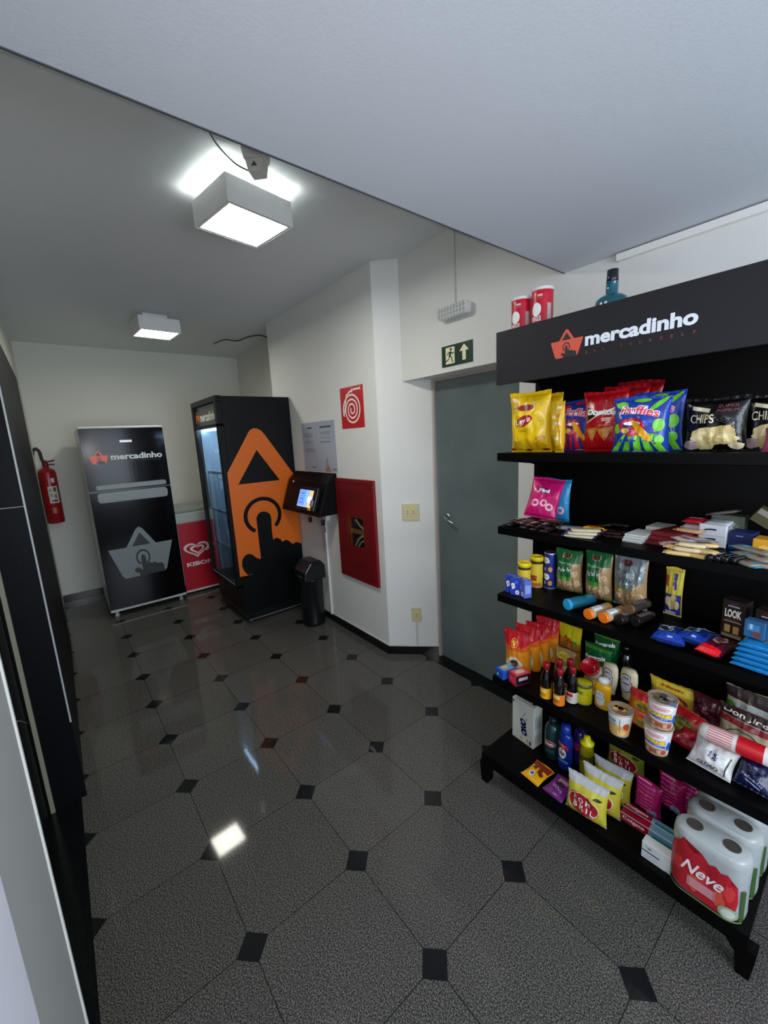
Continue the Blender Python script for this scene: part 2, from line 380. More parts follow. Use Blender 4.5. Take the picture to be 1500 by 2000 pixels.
# exit sign
t = thing('exit_sign', 'green exit sign with running figure and upward arrow above the glass door', 'sign', (0, 1.55, 0))
link('panel', bx(-0.583, -0.363, -0.003, 0, 1.913, 2.024), plas('#06301f', 0.4), t)
cream = mat('#f1f0c4', 0.5, var=0.01); dg = ink('#06301f')
p = Print(s_Y(-0.003), grid=0)
p.poly([(-0.553, 2.013), (-0.488, 2.013), (-0.488, 1.926), (-0.520, 1.926), (-0.553, 1.926)], cream)
p.poly([(-0.421, 2.014), (-0.454, 1.980), (-0.433, 1.980), (-0.433, 1.932), (-0.409, 1.932), (-0.409, 1.980), (-0.388, 1.980)], cream)
p.ell(-0.514, 2.001, 0.0075, 0.0075, dg, 1)
for s in ([(-0.516, 1.990), (-0.524, 1.966)], ): p.stroke(s, 0.015, dg, 1)
for s in ([(-0.516, 1.989), (-0.503, 1.978), (-0.491, 1.982)], [(-0.519, 1.988), (-0.535, 1.984), (-0.540, 1.972)], [(-0.524, 1.968), (-0.508, 1.957), (-0.506, 1.938), (-0.498, 1.936)], [(-0.526, 1.968), (-0.530, 1.950), (-0.547, 1.944), (-0.551, 1.938)]): p.stroke(s, 0.0065, dg, 2)
p.build('pictogram', t)

# hydrant sign
t = thing('hose_sign', 'square red fire hose sign with a white spiral above the red cabinet', 'sign', (0, 1.43, 0))
link('panel', bx(-1.470, -1.195, -0.004, 0, 1.618, 1.899), plas('#c61a22', 0.4), t)
p = Print(s_Y(-0.004), grid=0); wh = mat('#f4ece2', 0.5)
sp = [(-1.330 + (0.012 + 0.0155 * a / (2 * PI) * 2) * math.cos(a + 2.2), 1.742 + (0.012 + 0.0155 * a / (2 * PI) * 2) * math.sin(a + 2.2)) for a in [i * 0.14 for i in range(int(2 * PI * 3.25 / 0.14))]]
p.stroke(sp, 0.0125, wh, 0)
ex, ey = sp[-1]
p.stroke([(ex, ey), (-1.39, 1.845), (-1.345, 1.867), (-1.31, 1.872)], 0.0125, wh, 1)
p.rect(-1.322, 1.873, 0.007, 0.034, wh, 2); p.rect(-1.268, 1.877, 0.075, 0.012, wh, 3); p.rect(-1.222, 1.878, 0.007, 0.026, wh, 4)
p.build('hose_symbol', t)

# fire hose cabinet
t = thing('fire_hose_cabinet', 'red metal fire hose cabinet with a small square glass window', 'hose cabinet', (-1.355, 1.43, 0.485))
redp = mat('#7d0d17', 0.42, var=0.08); redd = mat('#720b14', 0.42, var=0.1)
fb = bmesh.new(); w, h = 0.240, 0.770
for q in ((-w, w, 0, 0.03), (-w, w, h - 0.03, h), (-w, -w + 0.03, 0.03, h - 0.03), (w - 0.03, w, 0.03, h - 0.03)): box(fb, q[0], q[1], -0.022, 0.0, q[2], q[3])
link('frame', fb, redp, t, bevel=0.003)
dbm = bmesh.new(); a0, a1, c0, c1 = -0.105, 0.108, 0.262, 0.487
for q in ((-0.208, 0.208, 0.033, c0), (-0.208, 0.208, c1, h - 0.033), (-0.208, a0, c0, c1), (a1, 0.208, c0, c1)): box(dbm, q[0], q[1], -0.027, -0.006, q[2], q[3])
dd = link('door', dbm, redd, t)
vb = bmesh.new()
for i in range(5): box(vb, -0.09, 0.12, -0.0285, -0.026, 0.620 + i * 0.014, 0.626 + i * 0.014); box(vb, -0.09, 0.10, -0.0285, -0.026, 0.090 + i * 0.014, 0.096 + i * 0.014)
link('vent_slots', vb, mat('#5e0810', 0.5), dd)
link('window_glass', bx(a0, a1, -0.022, -0.020, c0, c1), mat('#ffffff', 0.03, trans=1.0, var=0), dd)
link('cabinet_back', bx(a0 - 0.005, a1 + 0.005, -0.006, -0.001, c0 - 0.005, c1 + 0.005), plas('#2a1a12', 0.7), t)
hb = bmesh.new()
tube(hb, curve_pts([(-0.02, -0.013, 0.27), (0.03, -0.013, 0.33), (0.09, -0.013, 0.36)]), 0.009); tube(hb, curve_pts([(0.0, -0.013, 0.47), (0.05, -0.013, 0.43), (0.10, -0.013, 0.41)]), 0.009)
tube(hb, curve_pts([(0.02, -0.013, 0.27), (0.06, -0.013, 0.31), (0.10, -0.013, 0.32)]), 0.008)
link('folded_hose', hb, plas('#b9ae96', 0.7), t, smooth=True)
link('coupling', bx(-0.07, 0.10, -0.018, -0.010, 0.362, 0.400), plas('#a9743a', 0.5), t, bevel=0.003)

# notices on the wall
t = thing('wall_notice', 'pale bluish two-column notice sheet on the wall above the payment console', 'notice', (0, 1.43, 0))
pap = mat('#aeb6c4', 0.35, var=0.03)
link('sheet', bx(-2.095, -1.575, -0.003, 0, 1.293, 1.690), pap, t)
p = Print(s_Y(-0.003), grid=0); g = ink('#474c58'); lg = ink('#757c8a')
r = random.Random(4)
for cx, ys in ((-1.97, (1.60, 1.588, 1.577, 1.535, 1.524, 1.475, 1.464, 1.453)), (-1.72, (1.604, 1.592, 1.560))):
    for y in ys: ww = 0.13 + r.random() * 0.05; p.rect(cx - (0.18 - ww) / 2 * (cx < -1.9), y, ww, 0.004, lg)
p.rect(-1.965, 1.645, 0.085, 0.011, g); p.rect(-1.715, 1.645, 0.17, 0.012, g); p.rect(-1.73, 1.530, 0.15, 0.005, g)
p.rect(-1.93, 1.325, 0.07, 0.008, g); p.rect(-1.615, 1.316, 0.055, 0.008, g)
fl = ink('#c47f68')
p.stroke([(-1.735, 1.30), (-1.735, 1.335), (-1.725, 1.395), (-1.715, 1.40), (-1.712, 1.335), (-1.690, 1.33), (-1.685, 1.30)], 0.006, g, 1)
p.poly([(-1.755, 1.296), (-1.755, 1.312), (-1.72, 1.33), (-1.71, 1.365), (-1.70, 1.33), (-1.675, 1.315), (-1.675, 1.296)], fl, 0)
p.build('printed_text', t)

# wall plates on the chamfered end: local frame faces the chamfer
def plate(label, cx, cy, z0, w, h, kind):
    t = thing('wall_plate', label, 'switch plate' if kind == 2 else 'socket', (cx, cy, z0), 45)
    link('plate', bx(-w / 2, w / 2, -0.008, 0, 0, h), plas('#cfc493', 0.4), t, bevel=0.003)
    for i in range(kind):
        x = (-0.019, 0.019)[i] if kind == 2 else 0
        link('rocker' if kind == 2 else 'socket_insert', bx(x - 0.009, x + 0.009, -0.012, -0.007, h / 2 - 0.022, h / 2 + 0.022), plas('#d8cfa4', 0.35), t, bevel=0.002)
        q = bmesh.new(); box(q, x - 0.003, x + 0.003, -0.0128, -0.011, h / 2 + 0.004, h / 2 + 0.012); box(q, x - 0.003, x + 0.003, -0.0128, -0.011, h / 2 - 0.012, h / 2 - 0.004)
        link('contact_slots', q, plas('#3c3a2e'), t)
plate('beige double switch plate at hand height on the angled wall end', -0.916, 1.564, 0.982, 0.114, 0.114, 2)
plate('beige single socket low on the angled wall end', -0.906, 1.574, 0.252, 0.068, 0.102, 1)
cbm = bmesh.new(); box(cbm, -0.006, 0.006, -0.008, 0, 0.07, 0.252)
o = link('socket_conduit', cbm, plas('#c9c9c2', 0.5)); o.location = (-0.906, 1.574, 0); o.rotation_euler.z = PI / 4
tag(o, 'thin white conduit running down from the low beige socket to the baseboard', 'conduit')
tag(link('console_conduit', bx(-1.832, -1.812, 1.412, 1.43, 0.06, 0.96), plas('#d6d6d0', 0.45), bevel=0.002), 'vertical white conduit below the black payment console', 'conduit')

# ================================================================== fire extinguisher
t = thing('fire_extinguisher', 'red fire extinguisher with white label hanging on the back wall', 'fire extinguisher', (-4.10, -0.322, 0.865), 90)
rr = 0.070
body = link('cylinder', lz([(0.0, 0.004), (0.060, 0), (rr, 0.012), (rr, 0.495), (0.064, 0.518), (0.045, 0.534), (0.026, 0.542), (0.024, 0.56)], n=32), mat('#9c1019', 0.3, var=0.04), t, smooth=True)
p = Print(s_cyl(lambda v: rr, 1.0), grid=0.2, gv=0.1)
p.rect(0.30, 0.285, 1.15, 0.165, mat('#d4d4cc', 0.5)); p.rect(0.45, 0.425, 0.45, 0.045, mat('#d4d4cc', 0.5))
for i, (x, y, w_, h_) in enumerate(((0.0, 0.33, .3, .03), (0.5, 0.335, .34, .04), (0.05, 0.28, .3, .035), (0.5, 0.27, .3, .04), (0.3, 0.225, .7, .02))): p.rect(x, y, w_, h_, (ink('#88897c'), ink('#4c5440'), ink('#8d7f4a'))[i % 3], 1)
p.rect(0.1, 0.13, 0.6, 0.06, ink('#a3502c')); p.build('label_sheet', body)
link('valve', lz([(0.022, 0.555), (0.026, 0.575), (0.018, 0.60), (0.012, 0.615)], n=16), mat('#6f1216', 0.4, 0.3), t, smooth=True)
hb = bmesh.new(); tube(hb, [(0.0, 0, 0.60), (0.075, 0, 0.615)], 0.007); tube(hb, [(0.0, 0, 0.578), (0.07, 0, 0.575)], 0.006); tube(hb, [(0, 0, 0.58), (0, 0.0, 0.62)], 0.010)
link('lever', hb, mat('#5a1418', 0.4), t, smooth=True)
link('hose', tb(curve_pts([(-0.01, 0, 0.59), (-0.02, -0.005, 0.64), (-0.025, -0.005, 0.70), (-0.05, -0.01, 0.735), (-0.08, -0.015, 0.68), (-0.095, -0.01, 0.50), (-0.095, -0.01, 0.25), (-0.09, -0.01, 0.12)], 8), 0.013), mat('#16181a', 0.5), t, smooth=True)
link('wall_hook', bx(-0.012, 0.012, 0.03, 0.12, 0.555, 0.575), mat('#4a4a4a', 0.4, 0.8), t)

# ================================================================== the basket emblem (basket, handle hole, ring, pointing hand)
def basket(p, u, v, w, h, m, k, layer=0, mk=K):
    """u, v: lower centre; w, h: full size; m main colour, k ground colour"""
    X = lambda a, b: (u + a * w / 2, v + b * h)
    p.poly([X(-1, .62), X(-.46, .62), X(-.10, .96), X(0, 1.0), X(.10, .96), X(.46, .62), X(1, .62), X(.70, .05), X(.62, 0), X(-.62, 0), X(-.70, .05)], m, layer)
    p.poly([X(0, .88), X(-.29, .62), X(.29, .62)], k, layer + 1)
    p.ring(*X(0, .37), .225 * w / 2, .165 * h, .24, k, layer + 1, a0=-62, a1=242)
    p.poly([X(-.07, .36), X(-.045, .42), X(.045, .42), X(.07, .36), X(.085, .22), X(.17, .245), X(.25, .215), X(.33, .235), X(.42, .19), X(.55, .19), X(.62, .13), X(.62, -.002), X(-.18, -.002), X(-.19, .06), X(-.29, .09), X(-.33, .13), X(-.26, .18), X(-.15, .165), X(-.07, .10)], k, layer + 2)

# ================================================================== top-freezer fridge with black doors
t = thing('fridge', 'two-door fridge with glossy black doors and a grey basket emblem', 'fridge', (-3.33, 0.275, 0))
fb = bmesh.new(); box(fb, -0.66, -0.045, -0.33, 0.33, 0.045, 1.748)
link('body', fb, plas('#b4b9b8', 0.35), t, bevel=0.012)
gb = mat('#040405', 0.16, var=0.02, spec=0.2)
# slightly bowed door fronts
def bowed(z0, z1):
    pts = [(-0.045, -0.328)] + [(-0.012 + 0.012 * math.cos(a / 10 * PI / 2) , a / 10 * 0.328) for a in range(-10, 11)] + [(-0.045, 0.328)]
    return prism(pts, 'Z', z0, z1)
fd = link('freezer_door', bowed(1.192, 1.740), gb, t); ld = link('fridge_door', bowed(0.075, 1.180), gb, t)
link('door_gap', bx(-0.05, -0.016, -0.326, 0.326, 1.180, 1.192), plas('#5a5e60'), t)
link('top_cap', bx(-0.40, -0.008, -0.328, 0.328, 1.742, 1.760), plas('#c3c9c6', 0.35), t, bevel=0.004)
link('base_trim', bx(-0.05, -0.004, -0.328, 0.328, 0.052, 0.073), plas('#c4c8c6', 0.35), t, bevel=0.003)
for y in (-0.28, 0.28): link('foot', lz([(0.018, 0), (0.022, 0.01), (0.016, 0.02), (0.016, 0.055)], n=14, cx=-0.04, cy=y), plas('#b8bab8' if y < 0 else '#a4a6a4'), t)
for y in (-0.28, 0.28): link('foot', lz([(0.018, 0), (0.016, 0.055)], n=14, cx=-0.58, cy=y), plas('#303030'), t)
def rrect(y0, y1, z0, z1, r=0.025, n=5):
    out = []
    for cy, cz, a in ((y1 - r, z1 - r, 0), (y0 + r, z1 - r, 90), (y0 + r, z0 + r, 180), (y1 - r, z0 + r, 270)):
        for i in range(n + 1): q = math.radians(a + 90 * i / n); out.append((cy + r * math.cos(q), cz + r * math.sin(q)))
    return out
hm = mat('#848e90', 0.4, var=0.03)
link('handle', prism(rrect(-0.277, 0.290, 1.200, 1.245, 0.02), 'X', -0.01, 0.020), hm, fd, bevel=0.004)
link('handle', prism(rrect(-0.277, 0.290, 1.083, 1.176, 0.028), 'X', -0.01, 0.020), hm, ld, bevel=0.004)
link('badge', bx(-0.001, 0.003, -0.037, 0.058, 1.615, 1.635), mat('#b8b8b4', 0.3, 0.6), fd)
p = Print(s_X(0.0008), grid=0)
basket(p, -0.215, 1.432, 0.145, 0.118, ink('#e2552b'), K)
p.text('mercadinho', 0.083, 1.490, 0.415, 0.056, mat('#c9d0d2', 0.4), bold=0.035)
p.text('BUY YOURSELF', 0.13, 1.447, 0.30, 0.009, ink('#4a2a20'))
p.build('emblem', fd)
p = Print(s_X(0.0008), grid=0); basket(p, 0.0, 0.352, 0.535, 0.475, mat('#7d898b', 0.45), K); p.build('emblem', ld)

# ================================================================== red ice cream freezer
t = thing('ice_cream_freezer', 'red and white chest freezer with a white heart emblem between fridge and cooler', 'freezer', (-3.45, 1.01, 0))
link('body', bx(-0.62, -0.012, -0.385, 0.385, 0.10, 0.83), plas('#b9beb9', 0.4), t, bevel=0.01)
link('front_panel', bx(-0.012, 0.0, -0.38, 0.38, 0.045, 0.765), plas('#b00f25', 0.35), t)
link('upper_rim', bx(-0.62, -0.002, -0.39, 0.39, 0.77, 0.87), plas('#a9b2ac', 0.4), t, bevel=0.006)
link('lid', bx(-0.61, -0.03, -0.38, 0.38, 0.87, 0.90), mat('#86918c', 0.15), t, bevel=0.006)
link('lower_trim', bx(-0.012, 0.002, -0.38, 0.38, 0.025, 0.045), plas('#cfcfca', 0.4), t)
for x, y in ((-0.05, -0.33), (-0.05, 0.33), (-0.57, -0.33), (-0.57, 0.33)): link('caster', lz([(0.024, 0), (0.024, 0.10)], n=12, cx=x, cy=y), plas('#151515'), t)
p = Print(s_X(0.0), grid=0); wk = mat('#e9dede', 0.5)
def heart(cy, cz, w, h):
    out = []
    for i in range(40):
        a = 2 * PI * i / 40; x = 16 * math.sin(a) ** 3; y = 13 * math.cos(a) - 5 * math.cos(2 * a) - 2 * math.cos(3 * a) - math.cos(4 * a)
        out.append((cy + x / 32 * w, cz + (y + 2.5) / 29 * h))
    return out
hc, hz = -0.225, 0.465
p.poly(heart(hc, hz, 0.255, 0.165), wk, 0); p.poly(heart(hc, hz + 0.002, 0.205, 0.122), ink('#b00f25'), 1); p.poly(heart(hc + 0.005, hz + 0.002, 0.145, 0.098), wk, 2)
p.poly(heart(hc + 0.01, hz + 0.004, 0.095, 0.062), ink('#b00f25'), 3)
p.stroke([(hc + 0.09, hz - 0.02), (hc + 0.125, hz + 0.01), (hc + 0.155, hz + 0.045)], 0.02, wk, 3)
p.text('KIBON', hc + 0.02, 0.322, 0.27, 0.045, wk, 1, bold=0.04); p.build('emblem', t)

# ================================================================== upright drink cooler
t = thing('drink_cooler', 'tall black glass-door drink cooler with a big orange arrow and hand decal', 'drink cooler', (-2.64, 1.115, 0))
bk = mat('#05080a', 0.4, var=0.1, spec=0.22); bk2 = mat('#07090b', 0.35)
cb = bmesh.new()     # carcass: sides, back, top, floor of the cabinet
x0, x1, y0, y1 = -0.36, 0.36, -0.275, 0.305
for q in ((x0, x0 + .035, y0, y1, .10, 1.925), (x1 - .035, x1, y0, y1, .10, 1.925), (x0 + .035, x1 - .035, y1 - .03, y1, .10, 1.925), (x0 + .035, x1 - .035, y0, y1 - .03, 1.90, 1.925), (x0 + .035, x1 - .035, y0, y1 - .03, .10, .34), (x0 + .035, x1 - .035, y0, y1 - .03, 1.70, 1.73)): box(cb, *q)
car = link('cabinet', cb, bk, t)
link('header_panel', bx(x0 + .02, x1 - .02, y0 - 0.022, y0, 1.715, 1.885), mat('#413f3e', 0.25), t)
p = Print(lambda u, v, o: (u, y0 - 0.022 - o, v), grid=0); p.text('mercadinho', 0.05, 1.79, 0.46, 0.075, mat('#d8dacf', 0.4), bold=0.03); basket(p, -0.27, 1.745, 0.14, 0.11, ink('#d5603a'), mat('#413f3e', 0.25)); p.build('header_print', t)
fb = bmesh.new()
for q in ((x0, x1, 1.885, 1.93), (x0, x0 + .045, .34, 1.885), (x1 - .055, x1, .34, 1.885), (x0, x1, 1.69, 1.715), (x0, x1, .31, .36)): box(fb, q[0], q[1], y0 - 0.045, y0 - 0.0, q[2], q[3])
dframe = link('door', fb, bk, t, bevel=0.003)
link('door_glass', bx(x0 + .045, x1 - .055, y0 - .030, y0 - .024, .36, 1.69), mat('#cfe0ea', 0.02, trans=1.0, var=0), dframe)
link('door_rail', bx(x0 + .045, x1 - .055, y0 - .047, y0 - .040, .355, .366), mat('#9aa6aa', 0.3, 0.7), dframe)
link('liner', bx(x0 + .036, x0 + .040, y0 + .01, y1 - .03, .34, 1.70), plas('#aeb9c2', 0.35), t)
link('liner', bx(x0 + .04, x1 - .036, y1 - .036, y1 - .031, .34, 1.70), mat('#aeb9c2', 0.4, var=0.0), t)
link('light_tube', tb([(x0 + 0.06, y0 + 0.04, 1.682), (x1 - 0.06, y0 + 0.04, 1.682)], 0.010), mat((0.55, 0.76, 1.0), 0.5, emit=150, var=0), t)
for z in (0.62, 0.95, 1.30):
    sb = bmesh.new()
    for i in range(16): yy = y0 + .03 + i * .032; box(sb, x0 + .04, x1 - .036, yy, yy + .004, z, z + .004)
    box(sb, x0 + .04, x1 - .036, y0 + .026, y0 + .031, z - .012, z + .014)
    link('wire_shelf', sb, plas('#c7d2da', 0.35), t)
link('kick_grille', bx(x0 + .01, x1 - .01, y0 + .01, y0 + .04, .04, .31), bk2, t)
link('lower_body', bx(x0 + .02, x1 - .0, y0 + .04, y1, .035, .10), bk2, t)
link('side_trim', bx(x1 - .004, x1 + .004, y0 + .02, y1, .028, .040), mat('#7d8284', 0.35, 0.6), t)
for x in (x0 + .05, x1 - .05):
    for y in (y0 + .06, y1 - .05): link('foot', lz([(0.022, 0), (0.018, 0.04)], n=12, cx=x, cy=y), bk2, t)
link('lock', lz([(0.012, 0), (0.012, 0.012)], n=12, cx=x1 - .03, cy=y0 - .035), mat('#6a7078', 0.3, 0.8), t)
# orange decal on the right side: coordinates are (y, z) measured on the panel, brought to the cooler's frame
o_, kk = mat('#d9680f', 0.4, var=0.02), mat('#05080a', 0.4, var=0.1, spec=0.22)
p = Print(lambda u, v, o: (x1 + o, u - 1.115, v), grid=0)
p.poly([(0.822, 1.320), (1.014, 1.610), (1.032, 1.640), (1.051, 1.657), (1.075, 1.667), (1.105, 1.667), (1.130, 1.655), (1.144, 1.646), (1.171, 1.612), (1.400, 1.262), (1.419, 1.238), (1.419, 0.46), (0.90, 0.435), (0.826, 0.439)], o_)
p.poly([(1.086, 1.490), (0.900, 1.218), (1.266, 1.218)], kk, 1)
p.ring(1.082, 0.930, 0.170, 0.162, 0.20, kk, 1, a0=-48, a1=238)
p.poly([(1.020, 0.915), (1.035, 0.945), (1.060, 0.962), (1.090, 0.964), (1.120, 0.955), (1.143, 0.935), (1.153, 0.905), (1.147, 0.784), (1.150, 0.700), (1.175, 0.712), (1.200, 0.705), (1.222, 0.688), (1.235, 0.662), (1.262, 0.676), (1.290, 0.668), (1.315, 0.640), (1.335, 0.622), (1.365, 0.636), (1.395, 0.625), (1.4195, 0.610),
        (1.4195, 0.20), (0.94, 0.20), (0.93, 0.44), (0.896, 0.436), (0.866, 0.480), (0.852, 0.530), (0.860, 0.580), (0.885, 0.612), (0.920, 0.622), (0.950, 0.608), (0.985, 0.570), (1.022, 0.552)], kk, 2)
p.build('side_decal', car)

# ================================================================== payment console
t = thing('payment_console', 'black wall-mounted wedge console holding the payment tablet', 'console', (-1.925, 1.43, 0.97))
pts = [(0, 0), (-0.181, -0.004), (-0.092, 0.245), (-0.02, 0.316), (0, 0.316)]
link('body', prism(pts, 'X', -0.325, 0.325), mat('#050506', 0.5, spec=0.2), t, bevel=0.004)
link('lock', lz([(0.010, 0), (0.010, 0.01)], n=12), mat('#b0b0aa', 0.3, 0.8), t).location = (-0.20, -0.110, 0.235)
t2 = thing('payment_tablet', 'small lit tablet with a blue and yellow screen on the black console', 'tablet', (-1.80, 1.43 - 0.153, 0.97 + 0.112), 0, rx=-70.3 + 50)
s = t2
link('case', bx(-0.145, 0.145, -0.022, 0.010, -0.085, 0.10), plas('#101214', 0.3), s, bevel=0.005)
p = Print(lambda u, v, o: (u, -0.022 - o, v), grid=0)
em = lambda c, e=1.3: mat(lin(c), 0.3, emit=e, var=0)
p.rect(-0.018, 0.006, 0.225, 0.138, em('#7fa4e8'), 0); p.rect(-0.075, 0.010, 0.11, 0.125, em('#5d8ff0'), 1); p.rect(0.066, 0.045, 0.052, 0.05, em('#f0b45a'), 1); p.rect(0.064, -0.04, 0.055, 0.045, em('#f2c070'), 1); p.rect(0.05, 0.002, 0.06, 0.045, em('#cfc8e4'), 2)
for y in (0.045, 0.0, -0.03): p.rect(-0.075, y, 0.06, 0.006, em('#3f5fae', 0.6), 3)
p.build('screen', s)
link('sticker', bx(0.055, 0.10, -0.0235, -0.021, -0.083, -0.062), plas('#c9c42a'), s)
link('card_slot', bx(0.088, 0.122, -0.032, -0.020, -0.05, 0.0), plas('#8f9298', 0.4), s, bevel=0.003)
for i, (x, lab) in enumerate(((-2.02, 'left of the two black plugs'), (-1.80, 'right of the two black plugs'))):
    b = bmesh.new(); tube(b, curve_pts([(x - 0.07, 1.39, 0.955), (x - 0.05, 1.385, 0.915), (x, 1.38, 0.940), (x + 0.01, 1.385, 0.90)]), 0.004)
    c = thing('power_plug', lab + ' dangling under the payment console', 'plug', (0, 0, 0), 0)
    link('cord', b, plas('#101010'), c); link('plug_body', bx(x, x + 0.028, 1.372, 1.398, 0.855, 0.90), plas('#0d0d0d', 0.4), c, bevel=0.004)
tag(link('socket_box', bx(-1.845, -1.755, 1.395, 1.43, 0.895, 0.962), plas('#cfd0cb', 0.4), bevel=0.004), 'small white socket box just under the payment console', 'socket box')
tag(link('plastic_tag', bx(-1.782, -1.752, 1.385, 1.388, 0.80, 0.85), mat('#c8cdd0', 0.1, trans=0.6)), 'clear plastic tag hanging below the white socket box', 'tag')

# ================================================================== swing-lid bin
t = thing('trash_bin', 'slim black swing-lid trash bin standing beside the drink cooler', 'trash bin', (-1.90, 1.285, 0))
bm_ = mat('#0d1112', 0.32, var=0.05)
link('bucket', lz([(0.088, 0), (0.096, 0.01), (0.094, 0.03), (0.100, 0.40), (0.106, 0.41)], n=36), bm_, t, smooth=True)
lid = link('lid', prism([(-0.098, 0.405), (-0.102, 0.435), (-0.096, 0.49), (-0.035, 0.565), (0.060, 0.565), (0.096, 0.52), (0.100, 0.405)], 'X', -0.098, 0.098), bm_, t, bevel=0.012)
link('swing_flap', prism([(-0.0985, 0.492), (-0.0375, 0.567), (-0.033, 0.563), (-0.094, 0.488)], 'X', -0.080, 0.080), mat('#1c2528', 0.25), lid)
link('front_slot', bx(-0.03, 0.05, -0.1045, -0.098, 0.44, 0.446), mat('#5a6264', 0.25), lid)

# ================================================================== the black shelf rack
S1, S2, S3, S4, S5, S0 = 1.457, 1.153, 0.855, 0.483, 0.143, 1.810
t = rack = thing('shelf_rack', 'black metal shop shelf rack with five shelves and a lettered header board', 'shelf rack', (0.53, 1.30, 0))

rk = mat('#020202', 0.5, var=0.1, spec=0.12); rk2 = mat('#0b0b0c', 0.5, bump=0.05, bscale=300, var=0.1)
link('back_panel', bx(-0.452, 0.455, 0.182, 0.196, 0.06, 1.93), rk, t)
for x in (-0.475, 0.455):
    ub = bmesh.new(); box(ub, x, x + 0.022, 0.160, 0.205, 0.0, 1.95)
    for i in range(34): box(ub, x + 0.008, x + 0.014, 0.1592, 0.1602, 0.10 + i * 0.053, 0.125 + i * 0.053)
    link('upright', ub, rk, t)
def shelf(z, yf, lip, name='shelf'):
    o = link(name, bx(-0.45, 0.455, yf - 1.30, 0.182, z - 0.012, z), rk, t)
    link('front_lip', bx(-0.45, 0.455, yf - 1.30 - 0.004, yf - 1.30 + 0.012, z - lip, z + 0.001), rk, o)
    for x in (-0.452, 0.449):
        link('bracket', prism([(yf - 1.30, z), (0.18, z), (0.18, z - 0.085), (0.10, z - 0.06), (yf - 1.30, z - lip)], 'X', x, x + 0.006), rk, o)
    return o
shelf(S1, 1.15, 0.030); shelf(S2, 1.155, 0.030); shelf(S3, 1.152, 0.030); shelf(S4, 1.118, 0.034)
shelf(S0, 1.165, 0.020, 'top_shelf')
ds = link('base_deck', bx(-0.45, 0.455, -0.262, 0.182, S5 - 0.012, S5), rk, t)
link('front_lip', bx(-0.45, 0.455, -0.266, -0.250, S5 - 0.048, S5 + 0.001), rk, ds)
for x in (-0.462, 0.405):
    link('leg', prism([(x, 0.098), (x + 0.07, 0.098), (x + 0.062, 0.085), (x + 0.046, 0.066), (x + 0.040, 0.0), (x + 0.010, 0.0), (x + 0.004, 0.05)] if x < 0 else [(x, 0.098), (x + 0.07, 0.098), (x + 0.066, 0.05), (x + 0.060, 0.0), (x + 0.030, 0.0), (x + 0.024, 0.066), (x + 0.008, 0.085)], 'Y', -0.265, -0.225), rk, t)
hd = link('header_board', bx(-0.45, 0.475, -0.160, -0.142, 1.722, 1.915), mat('#222124', 0.6, spec=0.3, bump=0.06, bscale=240, var=0.12, vscale=120), t, bevel=0.001)
link('header_arm', bx(-0.45, -0.44, -0.142, 0.18, 1.74, 1.80), rk, t); link('header_arm', bx(0.445, 0.455, -0.142, 0.18, 1.74, 1.80), rk, t)
p = Print(lambda u, v, o: (u, -0.160 - o, v), grid=0)
basket(p, 0.360 - 0.53, 1.778, 0.112, 0.089, ink('#e0604c'), mat('#2b2a2c', 0.55))
p.text('mercadinho', 0.572 - 0.53, 1.8215, 0.300, 0.042, mat('#eef4fb', 0.4), bold=0.04)
for i, ch in enumerate('BUY YOURSELF'):
    if ch != ' ': p.text(ch, 0.428 - 0.53 + i * 0.0262, 1.7815, 0.0062, 0.0085, ink('#a04a42'), bold=0.0)
p.build('header_print', hd)

# ================================================================== builders for the goods
def rng(s): return random.Random(s)
def s_bag(w, h, d, seed=0, base=0.0, waist=0.085):
    ph = (seed * 1.7) % 6.28
    def T(u, v):
        vv = max(0.0, min(1.0, v / 0.94)); a = max(0.0, 1 - abs(u) ** 2.6) ** 0.55
        s = (base + (1 - base) * min(1, (vv / 0.24)) ** 0.6) * min(1, max(0.0, (1 - vv) / 0.34)) ** 0.65
        s *= 1 + 0.28 * noise.noise((u * 2.2, vv * 3.4, seed * 3.1)) + 0.10 * noise.noise((u * 7, vv * 9, seed)) + 0.10 * math.sin(19 * u + ph) * math.exp(-(1 - vv) / 0.12) + 0.07 * math.sin(7 * u + ph) * math.sin(9 * vv + ph * 2) + 0.05 * math.sin(15 * u - ph + 4 * vv)
        return 0.0009 + d * 0.58 * a * s
    def f(u, v, o, sg=-1):
        return (u * w / 2 * (1 - waist * math.sin(PI * min(1, max(0, v)))) + 0.0, sg * (T(u, v) + o), v * h)
    f.T = T
    return f
def bag_mesh(f, v0, v1, nu=20, nv=20):
    bm = bmesh.new(); F = []; B = []
    for j in range(nv + 1):
        v = v0 + (v1 - v0) * j / nv
        F.append([bm.verts.new(f(-1 + 2 * i / nu, v, 0)) for i in range(nu + 1)])
        B.append([bm.verts.new(f(-1 + 2 * i / nu, v, 0, 1)) for i in range(nu + 1)])
    for j in range(nv):
        for i in range(nu):
            bm.faces.new((F[j][i], F[j][i + 1], F[j + 1][i + 1], F[j + 1][i]))
            bm.faces.new((B[j][i + 1], B[j][i], B[j + 1][i], B[j + 1][i + 1]))
        bm.faces.new((F[j][0], F[j + 1][0], B[j + 1][0], B[j][0])); bm.faces.new((F[j][nu], B[j][nu], B[j + 1][nu], F[j + 1][nu]))
    for j in (0, nv):
        for i in range(nu): bm.faces.new((F[j][i], B[j][i], B[j][i + 1], F[j][i + 1]))
    return bm
